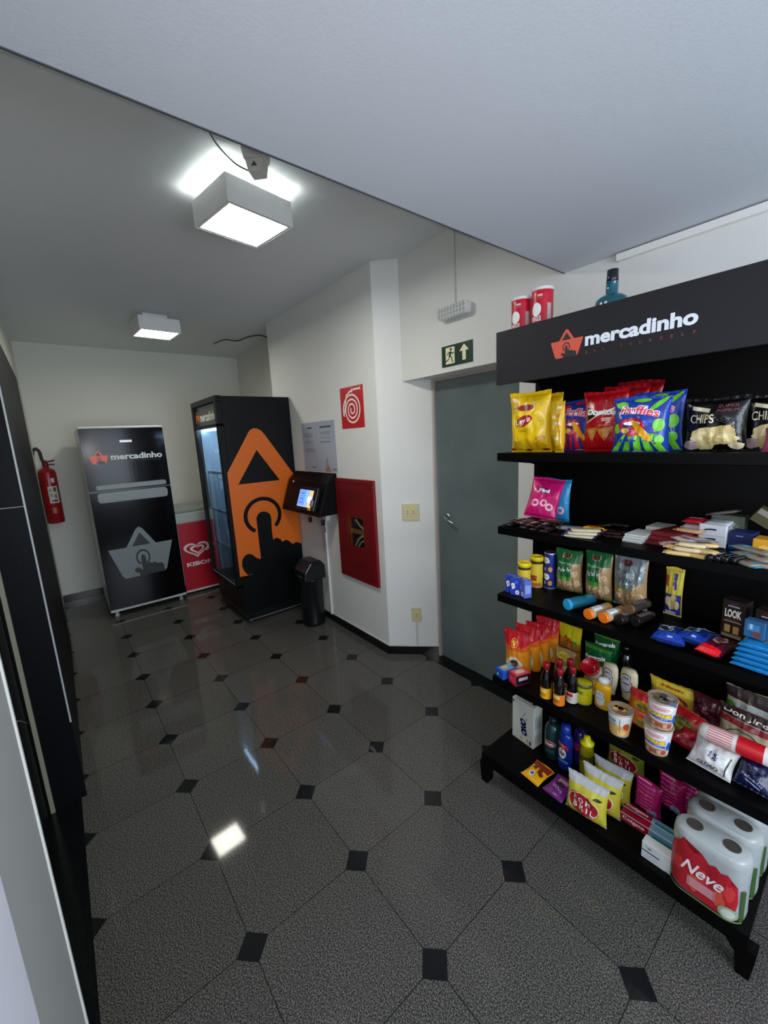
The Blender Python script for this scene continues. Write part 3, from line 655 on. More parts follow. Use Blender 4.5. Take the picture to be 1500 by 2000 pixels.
def bag(name, label, cat, loc, w, h, d, color, draw=None, rz=0, rx=0, ry=0, base=0.0, seal=None, seed=0, group=None, rough=0.25, m=None, bot=True):
    t = thing(name, label, cat, loc, rz, group, rx, ry)
    f = s_bag(w, h, d, seed, base)
    m = m or film(color, rough)
    link('wrapper', bag_mesh(f, 0.0 if base or not bot else 0.045, 0.945), m, t, smooth=True)
    sm = film(seal, rough) if seal else m
    def strip(v0, v1):
        bm = bmesh.new(); n = 22
        R = []
        for j in range(4):
            v = v0 + (v1 - v0) * j / 3
            R.append([[bm.verts.new((f(-1 + 2 * i / n, v, 0)[0], sg * 0.0011 + 0.0007 * math.sin(i * 1.9 + seed) * (j / 3), v * h + (0.0022 * math.sin(2.1 * i / n * 3 + seed * 1.3) - 0.0015 * abs(math.sin(i * .9 + seed))) * (1 if v > .5 else -.0) * j / 3)) for i in range(n + 1)] for sg in (-1, 1)])
        for j in range(3):
            for sd in (0, 1):
                for i in range(n): bm.faces.new((R[j][sd][i], R[j][sd][i + 1], R[j + 1][sd][i + 1], R[j + 1][sd][i]))
            for i in (0, n): bm.faces.new((R[j][0][i], R[j][1][i], R[j + 1][1][i], R[j + 1][0][i]))
        for j in (0, 3):
            for i in range(n): bm.faces.new((R[j][0][i], R[j][1][i], R[j][1][i + 1], R[j][0][i + 1]))
        return bm
    link('seal', strip(0.93, 1.0), sm, t)
    if not base and bot: link('seal', strip(0.0, 0.05), sm, t)
    if draw:
        p = Print(f, 0.14, 0.07, 0.0008); draw(p); p.build('printed_label', t)
    return t
def carton(name, label, cat, loc, w, d, h, color, front=None, top=None, side=None, rz=0, rx=0, ry=0, group=None, left=None, m=None):
    t = thing(name, label, cat, loc, rz, group, rx, ry)
    link('box_body', bx(-w / 2, w / 2, -d / 2, d / 2, 0, h), m or card(color), t, bevel=0.0012)
    link('flap', bx(-w / 2 + .001, w / 2 - .001, -d / 2 + .001, d * 0.1, h - 0.0004, h + 0.0006), m or card(color), t)
    for fn, fs, nm in ((front, s_front(w, h, -d / 2), 'front_print'), (top, s_top(w, d, h + 0.0006), 'top_print'), (side, lambda u, v, o: (w / 2 + o, u * d / 2, v * h), 'side_print'), (left, lambda u, v, o: (-w / 2 - o, -u * d / 2, v * h), 'side_print')):
        if fn: p = Print(fs, grid=0, off=0.0004, step=0.0002); fn(p); p.build(nm, t)
    return t
def bar(name, label, cat, loc, l, w, th, color, rz=0, draw=None, group=None, rx=0, ry=0, end=None, rough=0.3):
    """small wrapped bar lying flat: lens body with two crimped ends"""
    t = thing(name, label, cat, loc, rz, group, rx, ry)
    bm = bmesh.new(); sec = []; m = film(color, rough)
    ks = [(-.42, .45), (-.36, .9), (-.2, 1.0), (0, .96), (.2, 1.0), (.36, .9), (.42, .45)]
    for x, k in ks:
        sec.append([bm.verts.new((x * l, y * w / 2 * (0.86 + .14 * k), th / 2 + z * th / 2 * k)) for y, z in ((-1, 0), (-.86, .75), (-.4, 1), (.4, 1), (.86, .75), (1, 0), (.86, -.75), (.4, -1), (-.4, -1), (-.86, -.75))])
    for a, b in zip(sec, sec[1:]):
        for i in range(10): bm.faces.new((a[i], a[(i + 1) % 10], b[(i + 1) % 10], b[i]))
    bm.faces.new(sec[0]); bm.faces.new(sec[-1])
    link('wrapper', bm, m, t, smooth=True)
    e = film(end or color, rough)
    for sg in (-1, 1):
        link('crimped_end', prism([(sg * .41 * l, -w * .46), (sg * .5 * l, -w * .5), (sg * .49 * l, -w * .2), (sg * .5 * l, 0), (sg * .49 * l, w * .2), (sg * .5 * l, w * .5), (sg * .41 * l, w * .46)], 'Z', th / 2 - .001, th / 2 + .001), e, t)
    if draw:
        p = Print(lambda u, v, o: (u * l * .36, -w * .35 + v * w * .7, th * .985 + o), grid=0, off=0.0006); draw(p); p.build('printed_label', t)
    return t
def can(name, label, cat, loc, r, h, color, draw=None, lid=None, lidh=0.012, rz=0, rx=0, group=None, rim='#b9bcc0', band=None, rprof=None, m=None, lidr=None, topm=None, ry=0):
    t = thing(name, label, cat, loc, rz, group, rx, ry)
    rp = rprof or (lambda v: r)
    prof = [(0.0, 0.001), (r * .94, 0.0)] + [(rp(i / 14), 0.002 + (h - 0.004) * i / 14) for i in range(15)] + [(rp(1) * .95, h), (0.0, h - 0.0005)]
    link('body', lz(prof, n=36), m or mat(color, 0.32, var=0.03), t, smooth=True)
    rr_ = bmesh.new(); lathe(rr_, [(rp(0) + .0008, 0), (rp(0) + .0012, .002), (rp(0) + .0008, .004)], n=36, caps=False)
    link('rim', rr_, mat(rim, 0.25, 0.6), t, smooth=True)
    if lid: link('lid', lz([((lidr or rp(1)) + .002, h - lidh * .35), ((lidr or rp(1)) + .002, h + lidh * .5), ((lidr or rp(1)), h + lidh * .6), (rp(1) * .9, h + lidh * .6), (rp(1) * .88, h + lidh * .4), (0, h + lidh * .4)], n=36), plas(lid, 0.3) if isinstance(lid, str) else lid, t, smooth=True)
    else: rt = bmesh.new(); lathe(rt, [(rp(1) + .0012, h - .004), (rp(1) + .0014, h), (rp(1) - .001, h + .001)], n=36, caps=False); link('top_rim', rt, mat(rim, 0.25, 0.6), t, smooth=True)
    if draw:
        p = Print(s_cyl(rp, h), 0.16, 0.12 if rprof else 0, 0.0007, 0.0003); draw(p); p.build('printed_label', t)
    return t
def bottle(name, label, cat, loc, prof, color, cap=None, draw=None, sx=1, sy=1, rz=0, group=None, m=None, span=None, capm=None, capname='cap', rx=0):
    """prof: (r, z) pairs; cap: (r, z) pairs; draw on a band span = (z0, z1, r)"""
    t = thing(name, label, cat, loc, rz, group, rx)
    link('body', lz(prof, n=32, sx=sx, sy=sy), m or mat(color, 0.16, var=0.03, coat=0.3), t, smooth=True)
    if cap: link(capname, lz(cap, n=20, sx=min(1.0, sx + .1), sy=min(1, sy + .3)), capm or plas('#b81a1a'), t, smooth=True)
    if draw:
        z0, z1, r = span; g = s_cyl(lambda v: r, 1, sx, sy)
        p = Print(lambda u, v, o: (lambda q: (q[0], q[1], z0 + v * (z1 - z0)))(g(u, 0, o)), 0.18, 0, 0.0008, 0.0003); draw(p); p.build('printed_label', t)
    return t

# ------------------------------------------------------------------ on the header: cans and bottle
def chipcan(p, nm='PRINGLES'):
    p.ell(-0.30, .70, .48, .10, W); p.text(nm, -0.30, .565, .95, .075, W, 1, bold=.03); p.rect(-0.3, .47, .7, .012, ink('#f0b0a0')); p.rect(-0.3, .43, .5, .012, ink('#f0b0a0'))
    p.rect(.05, .90, .45, .030, ink('#e9b9b4')); p.rect(.05, .86, .45, .022, ink('#8d5f5c')); p.rect(.95, .55, .42, .46, mat('#b9b4b0', .4), 0)
can('chip_can', 'red stacked-chip can left of the pair on top of the rack header', 'can', (0.128, 1.235, S0), 0.0375, 0.222, '#c8102e', chipcan, lid=mat('#e6dede', 0.2, var=0.02), rz=12)
can('chip_can', 'red stacked-chip can right of the pair on top of the rack header', 'can', (0.214, 1.235, S0), 0.0375, 0.232, '#c8102e', chipcan, lid=mat('#e6dede', 0.2, var=0.02), rz=14)
gm = mat('#0d6a80', 0.06, var=0.03, coat=0.6, trans=0.35)
def jl(p): p.text('JI', -.15, .5, .62, .62, mat('#d8e8ec', .3), 1, bold=.02)
bottle('gin_bottle', 'round-shouldered teal glass bottle with dark cap standing above the header', 'bottle', (0.455, 1.24, S0),
       [(0.04, 0), (0.05, .006), (0.050, .118), (0.047, .136), (0.036, .146), (0.022, .149), (0.0185, .154), (0.018, .188), (0.019, .190)], '#0d6a80',
       [(0.0125, .186), (0.0175, .188), (0.0175, .205), (0.0165, .208), (0.0165, .226), (0.0, .228)], jl, m=gm, span=(.08, .135, .050), capm=plas('#161c2a', .25))

# ------------------------------------------------------------------ shelf 1: bags of chips
def lays(p):
    for i, (x, y, a, b) in enumerate(((-.6, .13, .30, .07), (-.1, .10, .36, .06), (.5, .12, .36, .07), (.15, .20, .25, .05), (-.45, .23, .2, .04), (.65, .24, .22, .05), (-.7, .82, .22, .10), (.55, .80, .3, .06))): p.blob(x, y, a, b, ink(('#d9a90e', '#e6bf2a', '#c9970c')[i % 3]), i % 3, seed=i)
    p.ell(-.18, .55, .66, .150, ink('#f6d01c'), 3); p.ell(-.15, .53, .50, .088, ink('#b3151d'), 4, rot=6); p.text("Lay's", -.17, .53, .86, .115, W, 5, rot=6, bold=.03, shear=.25, aspect=1.3)
    p.ell(-.05, .75, .42, .050, ink('#8e2318'), 4); p.text('Clássica', -.2, .37, .5, .028, ink('#8a6a14'), 4)
    for x, y in ((-.85, .05), (.0, .04), (.8, .05)): p.blob(x, y, .15, .02, ink('#7c1a1a'), 3, seed=int(x * 9 + 20))
bag('chip_bag', 'yellow potato chip bag in front at the left end of the top bag shelf', 'chip bag', (0.178, 1.235, S1), .172, .232, .062, '#eec312', lays, rz=3, seed=1, rx=4)
bag('chip_bag', 'yellow potato chip bag half hidden behind the front yellow one', 'chip bag', (0.190, 1.315, S1), .170, .222, .05, '#e6b90f', lays, rz=-6, seed=2, rx=3)
mag_, blu = ink('#d31c3a'), ink('#1b33a0')
def ruff(c1, c2, mouth='#c21a3c', title='#e5355c'):
    def d(p):
        r = rng(5)
        for i in range(5):
            x = -.85 + i * .42
            p.poly([(x - .14, .03), (x + .12, .03), (x * .6 + .10, .36), (x * .5 - .08, .36)], ink(c2), i % 2)
        for i, (x, y, a, b, q) in enumerate(((-.65, .86, .22, .06, 0), (.6, .85, .32, .05, 20), (-.8, .45, .14, .09, 0), (.72, .50, .2, .11, 0), (.05, .93, .3, .03, 0), (.75, .25, .15, .08, 0))): p.ell(x, y, a, b, ink(c2), i % 2, rot=q)
        p.ell(-.22, .48, .50, .16, ink(mouth), 2); p.ell(-.22, .515, .34, .055, ink('#1c2350'), 3); p.ell(-.20, .545, .33, .035, W, 4); p.ell(-.35, .40, .3, .05, ink('#e86a70'), 3)
        p.ell(.12, .41, .42, .085, ink('#e8a51c'), 5, rot=-25); p.ell(-.5, .42, .2, .05, ink('#e0b34a'), 4); p.ring(-.45, .42, .22, .06, .2, blu, 6)
        p.text('Ruffles', .02, .735, 1.42, .155, W, 6, rot=-4, bold=.07, shear=.2, aspect=1.2, arc=1.0); p.text('Ruffles', .02, .735, 1.38, .14, ink(title), 7, rot=-4, bold=.02, shear=.2, aspect=1.2, arc=1.0)
        p.rect(0.0, .03, .4, .02, mat('#b9c6d6', .4), 8)
    return d
bag('chip_bag', 'red and blue ridged chip bag just left of the red corn chip bag', 'chip bag', (0.348, 1.292, S1), .145, .186, .055, '#24389c', ruff('#24389c', '#cf2130'), rz=-4, seed=3, rx=3)
bag('chip_bag', 'red and blue ridged chip bag behind, showing between the yellow bags', 'chip bag', (0.300, 1.385, S1), .140, .190, .05, '#24389c', ruff('#24389c', '#cf2130'), rz=4, seed=4)
def ystrip(p):
    for i in range(6): p.rect(0, .12 + i * .15, 1.2, .05, ink(('#c59310', '#e8e2c8')[i % 2]), 1)
    p.text('Chips', 0.0, .62, .9, .05, ink('#8a5c10'), 2, rot=90, aspect=6)
bag('snack_packet', 'narrow yellow snack packet standing between yellow and ridged chip bags', 'snack packet', (0.311, 1.205, S1), .036, .184, .03, '#e9b820', ystrip, rz=-8, seed=5)
def dori(p):
    for i in range(8): p.blob(-.7 + (i * .61) % 1.5, .1 + (i * .37) % .8, .25, .07, ink('#a80f18'), 0, seed=i)
    p.poly([(-.78, .80), (-.72, .48), (.02, .64)], ink('#d8b8a0'), 2); p.poly([(-.73, .765), (-.68, .52), (-.06, .64)], K, 3)
    p.text('Doritos', .02, .665, 1.36, .095, W, 5, rot=-1, bold=.05, shear=.15, aspect=1.35); p.stroke([(-.2, .62), (.55, .70), (.72, .76)], .05, W, 6, k=1.35)
    p.rect(.28, .56, .5, .022, ink('#f0c8b0'), 4); p.rect(.28, .53, .42, .018, ink('#f0c8b0'), 4); p.rect(.2, .455, .52, .012, ink('#e88a60'), 4)
    for x, q in ((-.42, 6), (.22, -4)): p.poly([(x - .38, .40), (x + .36, .43), (x - .02, .18)], ink('#b86f2c'), 4 + (q > 0)); p.poly([(x - .24, .38), (x + .24, .40), (x - .01, .24)], ink('#cf8d3e'), 6)
dm = '#b50f1a'
bag('corn_chip_bag', 'red corn chip bag, foremost of the three with triangle chips pictured', 'chip bag', (0.452, 1.250, S1), .150, .205, .055, dm, dori, rz=-2, seed=6, rx=3)
bag('corn_chip_bag', 'red corn chip bag in the middle of the three, behind the foremost', 'chip bag', (0.474, 1.318, S1), .152, .222, .045, '#9c0e18', dori, rz=-5, seed=7, ry=3)
bag('corn_chip_bag', 'red corn chip bag at the back of the three, tallest with shiny top', 'chip bag', (0.488, 1.385, S1), .156, .238, .045, '#8c0c16', dori, rz=-7, seed=8, ry=4)
bag('chip_bag', 'green and blue ridged chip bag in front, right of the red bags', 'chip bag', (0.580, 1.196, S1), .160, .172, .062, '#1d3f9e', ruff('#1d3f9e', '#6fc92b'), rz=5, seed=9, rx=4, ry=1)
bag('chip_bag', 'green and blue ridged chip bag peeking out behind the front one', 'chip bag', (0.604, 1.268, S1), .146, .186, .05, '#1d3f9e', ruff('#1d3f9e', '#6fc92b'), rz=-3, seed=10)
def blk(p):
    cr = ink('#d9cfae')
    p.rect(-.42, .80, .62, .07, cr, 1, rot=-6); p.text('CHIPS', -.36, .63, .85, .16, cr, 2, bold=.01, shear=-.1); p.text('SUPER', .45, .84, .62, .055, ink('#8d4a52'), 2); p.text('PREMIUM', .45, .765, .64, .05, ink('#8d4a52'), 2)
    p.ring(.42, .60, .30, .06, .12, ink('#5a5a66'), 2, n=4); p.text('500', .42, .60, .26, .04, ink('#5a5a66'), 3)
    for i, (x, y, a, b) in enumerate(((-.05, .36, .62, .12), (.35, .38, .45, .13), (-.30, .30, .4, .11), (.5, .25, .35, .10), (.0, .22, .45, .08))): p.blob(x, y, a, b, ink(('#d8c68a', '#cdb678', '#e2d29a')[i % 3]), 2 + i, seed=i + 3, wob=.18)
    for i, (x, y, a, b) in enumerate(((-.65, .14, .34, .10), (-.2, .13, .3, .09), (.75, .12, .22, .07))): p.blob(x, y, a, b, ink(('#c6b0b4', '#d8c890', '#e0cfa8')[i]), 7 + i, seed=i + 9, wob=.15)
bag('popped_chip_bag', 'black bag with pale popped chips pictured, left one of the two', 'chip bag', (0.760, 1.235, S1), .150, .152, .055, '#0a0a0c', blk, rz=-4, seed=11, rx=4)
bag('popped_chip_bag', 'black bag with pale popped chips pictured, right one at the shelf end', 'chip bag', (0.880, 1.275, S1), .130, .150, .05, '#0a0a0c', blk, rz=-3, seed=12)
bag('snack_packet', 'pink and white snack packet at the far right end of the top bag shelf', 'snack packet', (0.912, 1.215, S1), .095, .066, .03, '#a34868', lambda p: (p.rect(0, .75, 1.5, .2, ink('#d9d6a8'), 1), p.rect(0, .35, 1.5, .12, ink('#e2c8d2'), 1)), rz=-6, seed=13, rx=-12)

# ------------------------------------------------------------------ shelf 2: candy bag and small sweets
def candy(p): p.text('Fini', 0, .66, .7, .09, W, 2, bold=.05); p.ell(0, .66, .45, .06, ink('#5a1a50'), 1); [p.ring(x, y, .24, .09, .5, ink('#f0b8c8'), 2 + i) for i, (x, y) in enumerate(((-.4, .34), (.15, .36), (.55, .28)))]
bag('candy_bag', 'glossy pink candy bag leaning at the left end of the sweets shelf', 'candy bag', (0.178, 1.300, S2 + .024), .135, .175, .034, '#c81468', candy, rx=-22, rz=10, ry=6, seed=14)
bag('candy_bag', 'light blue candy bag standing behind the pink one', 'candy bag', (0.196, 1.400, S2), .128, .182, .035, '#2f8fc8', candy, rz=-3, seed=15, ry=2)
r = rng(21)
dk = '#1a1012'
def tinytext(s, c='#b8a890', w=1.3): return lambda p: p.text(s, 0, .5, w, .55, ink(c), 1, bold=.02)
def sq(c, s=None, tc='#e8e2d2'): 
    def d(p):
        p.rect(0, .5, 1.2, .7, ink(c), 0)
        if s: p.text(s, 0, .5, 1.0, .35, ink(tc), 1)
    return d
spot = [(0.115, 1.215, -16, 'lowest in front at the left end'), (0.150, 1.245, -14, 'behind the first of the row'), (0.190, 1.205, -12, 'third along the front row'), (0.232, 1.200, -10, 'fourth along the front row'), (0.275, 1.198, 2, 'fifth along, beside the cream bars')]
for i, (x, y, a, s) in enumerate(spot):
    bar('chocolate_bar', 'dark brown wrapped chocolate bar, ' + s + ' of the sweets shelf', 'chocolate bar', (x, y, S2), .085, .034, .012, ('#1d1114', '#24171a', '#16100f')[i % 3], rz=90 + a, draw=sq(('#6e5a50', '#7a2a30', '#2f2a26')[i % 3], ('Talento', 'BIS', 'LACTA', 'Talento', 'LAKA')[i]))
for i, (x, y, a, c, pc, l) in enumerate(((0.130, 1.232, 80, '#3a2622', '#9a8c80', 'brown and silver bar resting across the front dark bars at the left end'), (0.168, 1.222, 70, '#4a3a34', '#b0453c', 'brown bar with a red patch resting on the front dark bars'), (0.212, 1.206, 84, '#2c1c1c', '#a89a84', 'dark bar with a beige patch resting on the fourth and third front bars'), (0.256, 1.212, 96, '#1c1418', '#8a8e96', 'dark bar with a grey patch resting beside the beige patch bar'))):
    bar('chocolate_bar', l, 'chocolate bar', (x, y, S2 + .0125), .082, .034, .014, c, rz=a, draw=sq(pc), rough=.18)
for i in range(3):
    bar('chocolate_bar', ('bottom', 'middle', 'topmost')[i] + ' dark bar of the little stack under the pink candy bag', 'chocolate bar', (0.235 + .01 * i, 1.262, S2 + .011 * i), .10, .036, .011, ('#241619', '#1b1012', '#35201a')[i], rz=-12 + 8 * i, draw=sq(('#40302a', '#5c4638', '#8a7352')[i]))
cb = [('#c9bfa4', '#2a2458', 0, 'lowest'), ('#cfc6ac', '#2a2458', 1, 'second'), ('#c4b998', '#2a2458', 2, 'topmost')]
for c, e, i, s in cb: bar('cream_bar', 'cream and navy wrapped bar, ' + s + ' of the three fanned at the shelf front', 'snack bar', (0.405 + .008 * i, 1.185 + .006 * i, S2 + .011 * i), .115, .042, .011, c, rz=14 + 9 * i, end=e, draw=lambda p: (p.rect(-.35, .5, .5, .5, ink('#8d8a80'), 0), p.text('cookies', .2, .5, .9, .4, ink('#3a3460'), 1)))
bar('silver_bar', 'silver-grey wrapped bar lying above the cream bars', 'snack bar', (0.352, 1.235, S2 + .012), .09, .036, .012, '#8e929a', rz=24, end='#3a4a78', draw=sq('#6c7078'))
bar('beige_bar', 'beige wrapped bar left of the silver-grey bar', 'snack bar', (0.312, 1.262, S2), .085, .034, .013, '#a8946e', rz=-10, draw=sq('#7a2f28'))
bar('yellow_packet', 'bright yellow crumpled sweet packet among the dark bars', 'sweet packet', (0.420, 1.262, S2 + .012), .078, .045, .016, '#e8b50c', rz=-20, draw=sq('#c06a10'))
bar('yellow_wrapper_bar', 'thin black and yellow bar lying behind the bright yellow packet', 'snack bar', (0.415, 1.345, S2 + .012), .095, .030, .010, '#2a2a14', rz=18, end='#b8a82c', ry=-12)
for i in range(8):
    lv = ('front left', 'front right', 'left middle', 'right middle', 'centre', 'back left', 'back right', 'topmost')[i]
    bar('chocolate_egg_bar', 'dark brown glossy small bar, ' + lv + ' of the pile by the white wafer packs', 'chocolate bar', (0.462 + .030 * (i % 3), 1.255 + .028 * (i // 3), S2 + .010 * (i % 2) + (.02 if i == 7 else 0)), .07, .026, .012, ('#2a1a18', '#1c1212', '#35231d')[i % 3], rz=r.uniform(-40, 40), rough=.15)
for i, s in enumerate(('bottom', 'middle', 'top')):
    carton('wafer_pack', 'slim white wafer pack, ' + s + ' of the left stack of three', 'wafer pack', (0.568 + .003 * i, 1.272, S2 + .0095 * i), .062, .10, .0088, '#d4d6d2', front=lambda p: p.rect(0, .5, 1.6, .25, ink('#a8b2ae')), rz=-4 + i)
for i, s in enumerate(('bottom', 'middle', 'top')):
    carton('wafer_pack', 'slim white wafer pack, ' + s + ' of the stack behind the left one', 'wafer pack', (0.590 + .003 * i, 1.390, S2 + .012 * i), .062, .09, .011, '#cfd0cc', rz=-6 + i)
for i, s in enumerate(('bottom', 'middle', 'top')):
    carton('chocolate_box', 'flat dark red chocolate box, ' + s + ' of three behind the cream wafers', 'chocolate box', (0.650 + .006 * i, 1.30 + .01 * i, S2 + .0135 * i), .085, .13, .0125, ('#5c0f18', '#6a121c', '#74141c')[i], front=lambda p: p.rect(0, .5, 1.5, .2, ink('#8a2a30')), rz=-6 - 4 * i)
for i in range(4):
    bar('red_white_packet', 'red and white striped packet, ' + ('lowest', 'second', 'third', 'topmost')[i] + ' of the tall stack', 'sweet packet', (0.690 + .002 * i, 1.385, S2 + .019 * i), .060, .070, .018, ('#c9c4c4', '#c4162a', '#d0cccc', '#c4162a')[i], rz=0, draw=lambda p: (p.rect(0, .5, 1.6, .3, ink('#e0dada'), 0),))
for i in range(4):
    bar('white_gum_pack', 'white pack with a dark curl, ' + ('lowest', 'second', 'third', 'topmost')[i] + ' of the stack beside the red packets', 'sweet packet', (0.754 + .002 * i, 1.375, S2 + .019 * i), .075, .090, .0185, '#d7dade', rz=-3 + i, end='#c8ccd4')
p = None
t = thing('gum_box_front', 'white gum carton with two dark swooshes in front of the white stack', 'sweet packet', (0.757, 1.318, S2), -4)
link('box_body', bx(-.036, .036, 0, .012, 0, .072), mat('#d5d9dd', .4, bump=.2, bscale=60), t, bevel=.003)
link('lid_flap', bx(-.035, .035, -.001, .0, .036, .0372), plas('#a8adb4', .4), t)
q = Print(s_front(.072, .072, -.001), grid=0); [q.stroke([(-.55, y - .02), (-.4, y), (-.1, y + .03), (.3, y + .025)], .07, ink('#1c2440'), 1) for y in (.76, .34)]; q.rect(0, .03, 1.9, .05, ink('#1c2a5c'), 1); q.build('printed_label', t)
wx = [(0.715, 1.165, 10, 0), (0.752, 1.170, -8, 0), (0.735, 1.172, 2, 1), (0.772, 1.178, -14, 1), (0.705, 1.190, 20, 1), (0.742, 1.182, 8, 2), (0.765, 1.200, 30, 2)]
wl = ['front left', 'front right', 'lower middle', 'lower right', 'left side', 'upper middle', 'top right']
for i, (x, y, a, k) in enumerate(wx):
    bar('wafer_bar', 'cream wrapped wafer bar, ' + wl[i] + ' of the loose cream pile', 'wafer bar', (x, y, S2 + .013 * k), .078, .034, .0135, ('#d8b878', '#c9a868', '#ddcaa0')[i % 3], rz=a, end='#c8b090', draw=sq('#b0a898' if i % 2 else '#6a3a2c'), rough=.25)
bx_pos = [(0.690, 1.215, 24, '#c8a8b0', 'pinkish wrapped bar leaning left of the cream wafer pile'), (0.712, 1.232, -35, '#d0c4c8', 'pale pink wrapped bar crossing over the cream pile'), (0.748, 1.238, 38, '#8a807c', 'grey-brown wrapped bar slanting behind the cream pile'), (0.722, 1.262, -24, '#b8b0b0', 'light grey wrapped bar at the back of the cream pile'), (0.703, 1.300, -8, '#d8a878', 'orange-beige wrapped bar above the dark red boxes')]
for i, (x, y, a, c, l) in enumerate(bx_pos): bar('wrapped_bar', l, 'snack bar', (x, y, S2 + (.012, .026, .026, .026, .042)[i]), .082, .032, .013, c, rz=a, draw=sq('#a05060' if i % 2 else '#d8d0d0'))
for i in range(4): bar('dark_candy_roll', 'black wrapped candy roll, ' + ('leftmost', 'second', 'third', 'rightmost')[i] + ' of four beside the blue oat bars', 'candy roll', (0.795 + .019 * i, 1.172 + .003 * i, S2 + .001), .070, .018, .020, '#121014', rz=84 - 6 * i, draw=lambda p: p.text('halls', 0, .5, 1.1, .4, ink('#8d9890'), 1), rough=.12)
for i, (x, y, a, z) in enumerate(((0.858, 1.185, -38, 0), (0.880, 1.205, -34, .012), (0.915, 1.175, -10, 0), (0.872, 1.232, -30, .024))):
    bar('oat_bar', 'light blue and beige oat bar, ' + ('lowest', 'second', 'right-hand', 'topmost')[i] + ' of the group at the front right', 'snack bar', (x, y, S2 + z), .115, .038, .012, ('#8f8a7c', '#968f7e', '#b09a80', '#8a8676')[i], rz=a, end='#1f86b4', draw=lambda p: (p.rect(-.5, .5, .6, .8, ink('#2aa0c4'), 0), p.text('oats', -.5, .5, .4, .4, W, 1), p.rect(.4, .4, .4, .4, ink('#8a3a40'), 0)))
carton('navy_box', 'navy blue glossy sweets box between white stack and yellow box', 'sweets box', (0.828, 1.350, S2), .058, .06, .056, '#0f1f58', front=lambda p: p.rect(-.1, .8, .6, .05, ink('#8fa4c8')), rz=-4)
carton('yellow_box', 'yellow orange sweets box at the right end of the sweets shelf', 'sweets box', (0.898, 1.315, S2), .075, .06, .050, '#e0a020', front=lambda p: (p.blob(-.3, .5, .3, .2, ink('#f0c860'), 1), p.blob(.4, .6, .3, .2, ink('#c87f18'), 1)), rz=-3)
carton('grey_green_box', 'grey-green box standing behind the white stack', 'sweets box', (0.775, 1.43, S2), .085, .05, .088, '#4c5648', front=lambda p: p.rect(.1, .55, 1.2, .3, ink('#6a7462')), rz=0)
carton('slanted_box', 'long olive box with a grey edge leaning at the right end of the sweets shelf', 'sweets box', (0.885, 1.405, S2 + .055), .13, .05, .045, '#4a4422', front=lambda p: p.rect(0, .8, 1.9, .35, ink('#8d877c')), ry=32)
bar('grey_wafer', 'long thin grey bar resting on top of the grey-green box', 'snack bar', (0.760, 1.43, S2 + .089), .09, .03, .010, '#77726c', ry=-14)

# ------------------------------------------------------------------ shelf 3
def ycan(p): p.rect(0, .90, 6.2, .10, ink('#3a2c18'), 1); p.text('nescau', -.1, .35, 1.25, .20, ink('#a03020'), 2, bold=.05, shear=.2); p.rect(0, .12, 2.6, .12, ink('#c8681c'), 1)
can('cocoa_can', 'yellow-lidded cocoa can in front at the left end of the third shelf', 'can', (0.137, 1.262, S3), .026, .118, '#e2c43a', ycan, lid='#f0d414', lidh=.020)
can('cocoa_can', 'yellow-lidded cocoa can behind the first one', 'can', (0.146, 1.345, S3), .026, .128, '#e2c43a', ycan, lid='#f0d414', lidh=.020)
def bbox(p): p.blob(-.45, .55, .34, .20, W, 1, seed=2); p.text('Moça', -.45, .55, .4, .12, ink('#2233a0'), 2); p.ell(.35, .2, .38, .13, W, 1); p.ell(.38, .2, .13, .05, ink('#b04a4a'), 2); p.rect(.2, .8, .6, .16, ink('#5470d0'), 1)
for i, (x, y, a, s) in enumerate(((0.105, 1.215, 18, 'left'), (0.138, 1.205, 14, 'middle'), (0.176, 1.208, -28, 'right'))):
    carton('milk_carton', 'blue condensed milk carton, ' + s + ' one of three on the front left', 'carton', (x, y, S3), .044, .034, .074, '#2440b4' if i < 2 else '#5a68b8', bbox, rz=a, top=lambda p: p.rect(0, .5, 1.6, .3, ink('#7a90e0')), side=lambda p: p.rect(0, .5, 1.4, .5, ink('#8ea0e0')))
def tall(p):
    for y in (.80, .34): p.blob(-.25, y, .75, .085, W, 1, seed=int(y * 10)); p.text('Ninho', -.25, y, .8, .05, blu, 2)
    for y in (.55, .16): p.ell(.55, y, .38, .07, ink('#e0a050'), 1); p.ell(-.45, y, .25, .05, ink('#9fb4e0'), 1)
can('milk_tin', 'tall dark blue milk powder tin next to the green biscuit bags', 'tin', (0.193, 1.372, S3), .0235, .160, '#1c2f88', tall, rim='#d0d4da')
def rings(p, col):
    r = rng(3)
    for i in range(46):
        x, y = r.uniform(-.85, .85), r.uniform(.05, .52) if i < 34 else r.uniform(.1, .75)
        if i >= 34: x = r.uniform(.3, .85)
        p.ring(x, y, .15 + .04 * r.random(), .05 + .015 * r.random(), .42, ink(('#cdb083', '#b8966a', '#e0c9a0', '#c2a274')[i % 4]), i % 6, n=10)
def gbag(p):
    rings(p, 0); g = ink('#1c6b34'); p.poly([(-.95, .985), (.95, .985), (.95, .72), (.35, .72), (.3, .40), (-.75, .40), (-.9, .72)], g, 7); p.rect(-.2, .36, .95, .08, ink('#3f9a38'), 8)
    p.ell(-.05, .88, .34, .065, ink('#6a3a2a'), 8); p.ring(-.05, .88, .34, .065, .12, ink('#d8c8a0'), 9); p.text('Biscoito', -.15, .72, .95, .05, ink('#cfe8d0'), 9); p.text('Polvilho', -.12, .575, 1.15, .105, W, 9, rot=5, shear=.3, bold=.01, aspect=1.8)
tan = '#b39467'
bag('biscuit_bag', 'green and clear biscuit bag, left one of the two green ones', 'biscuit bag', (0.275, 1.385, S3), .112, .188, .055, tan, gbag, seal='#1c6b34', rz=6, seed=20, rx=3)
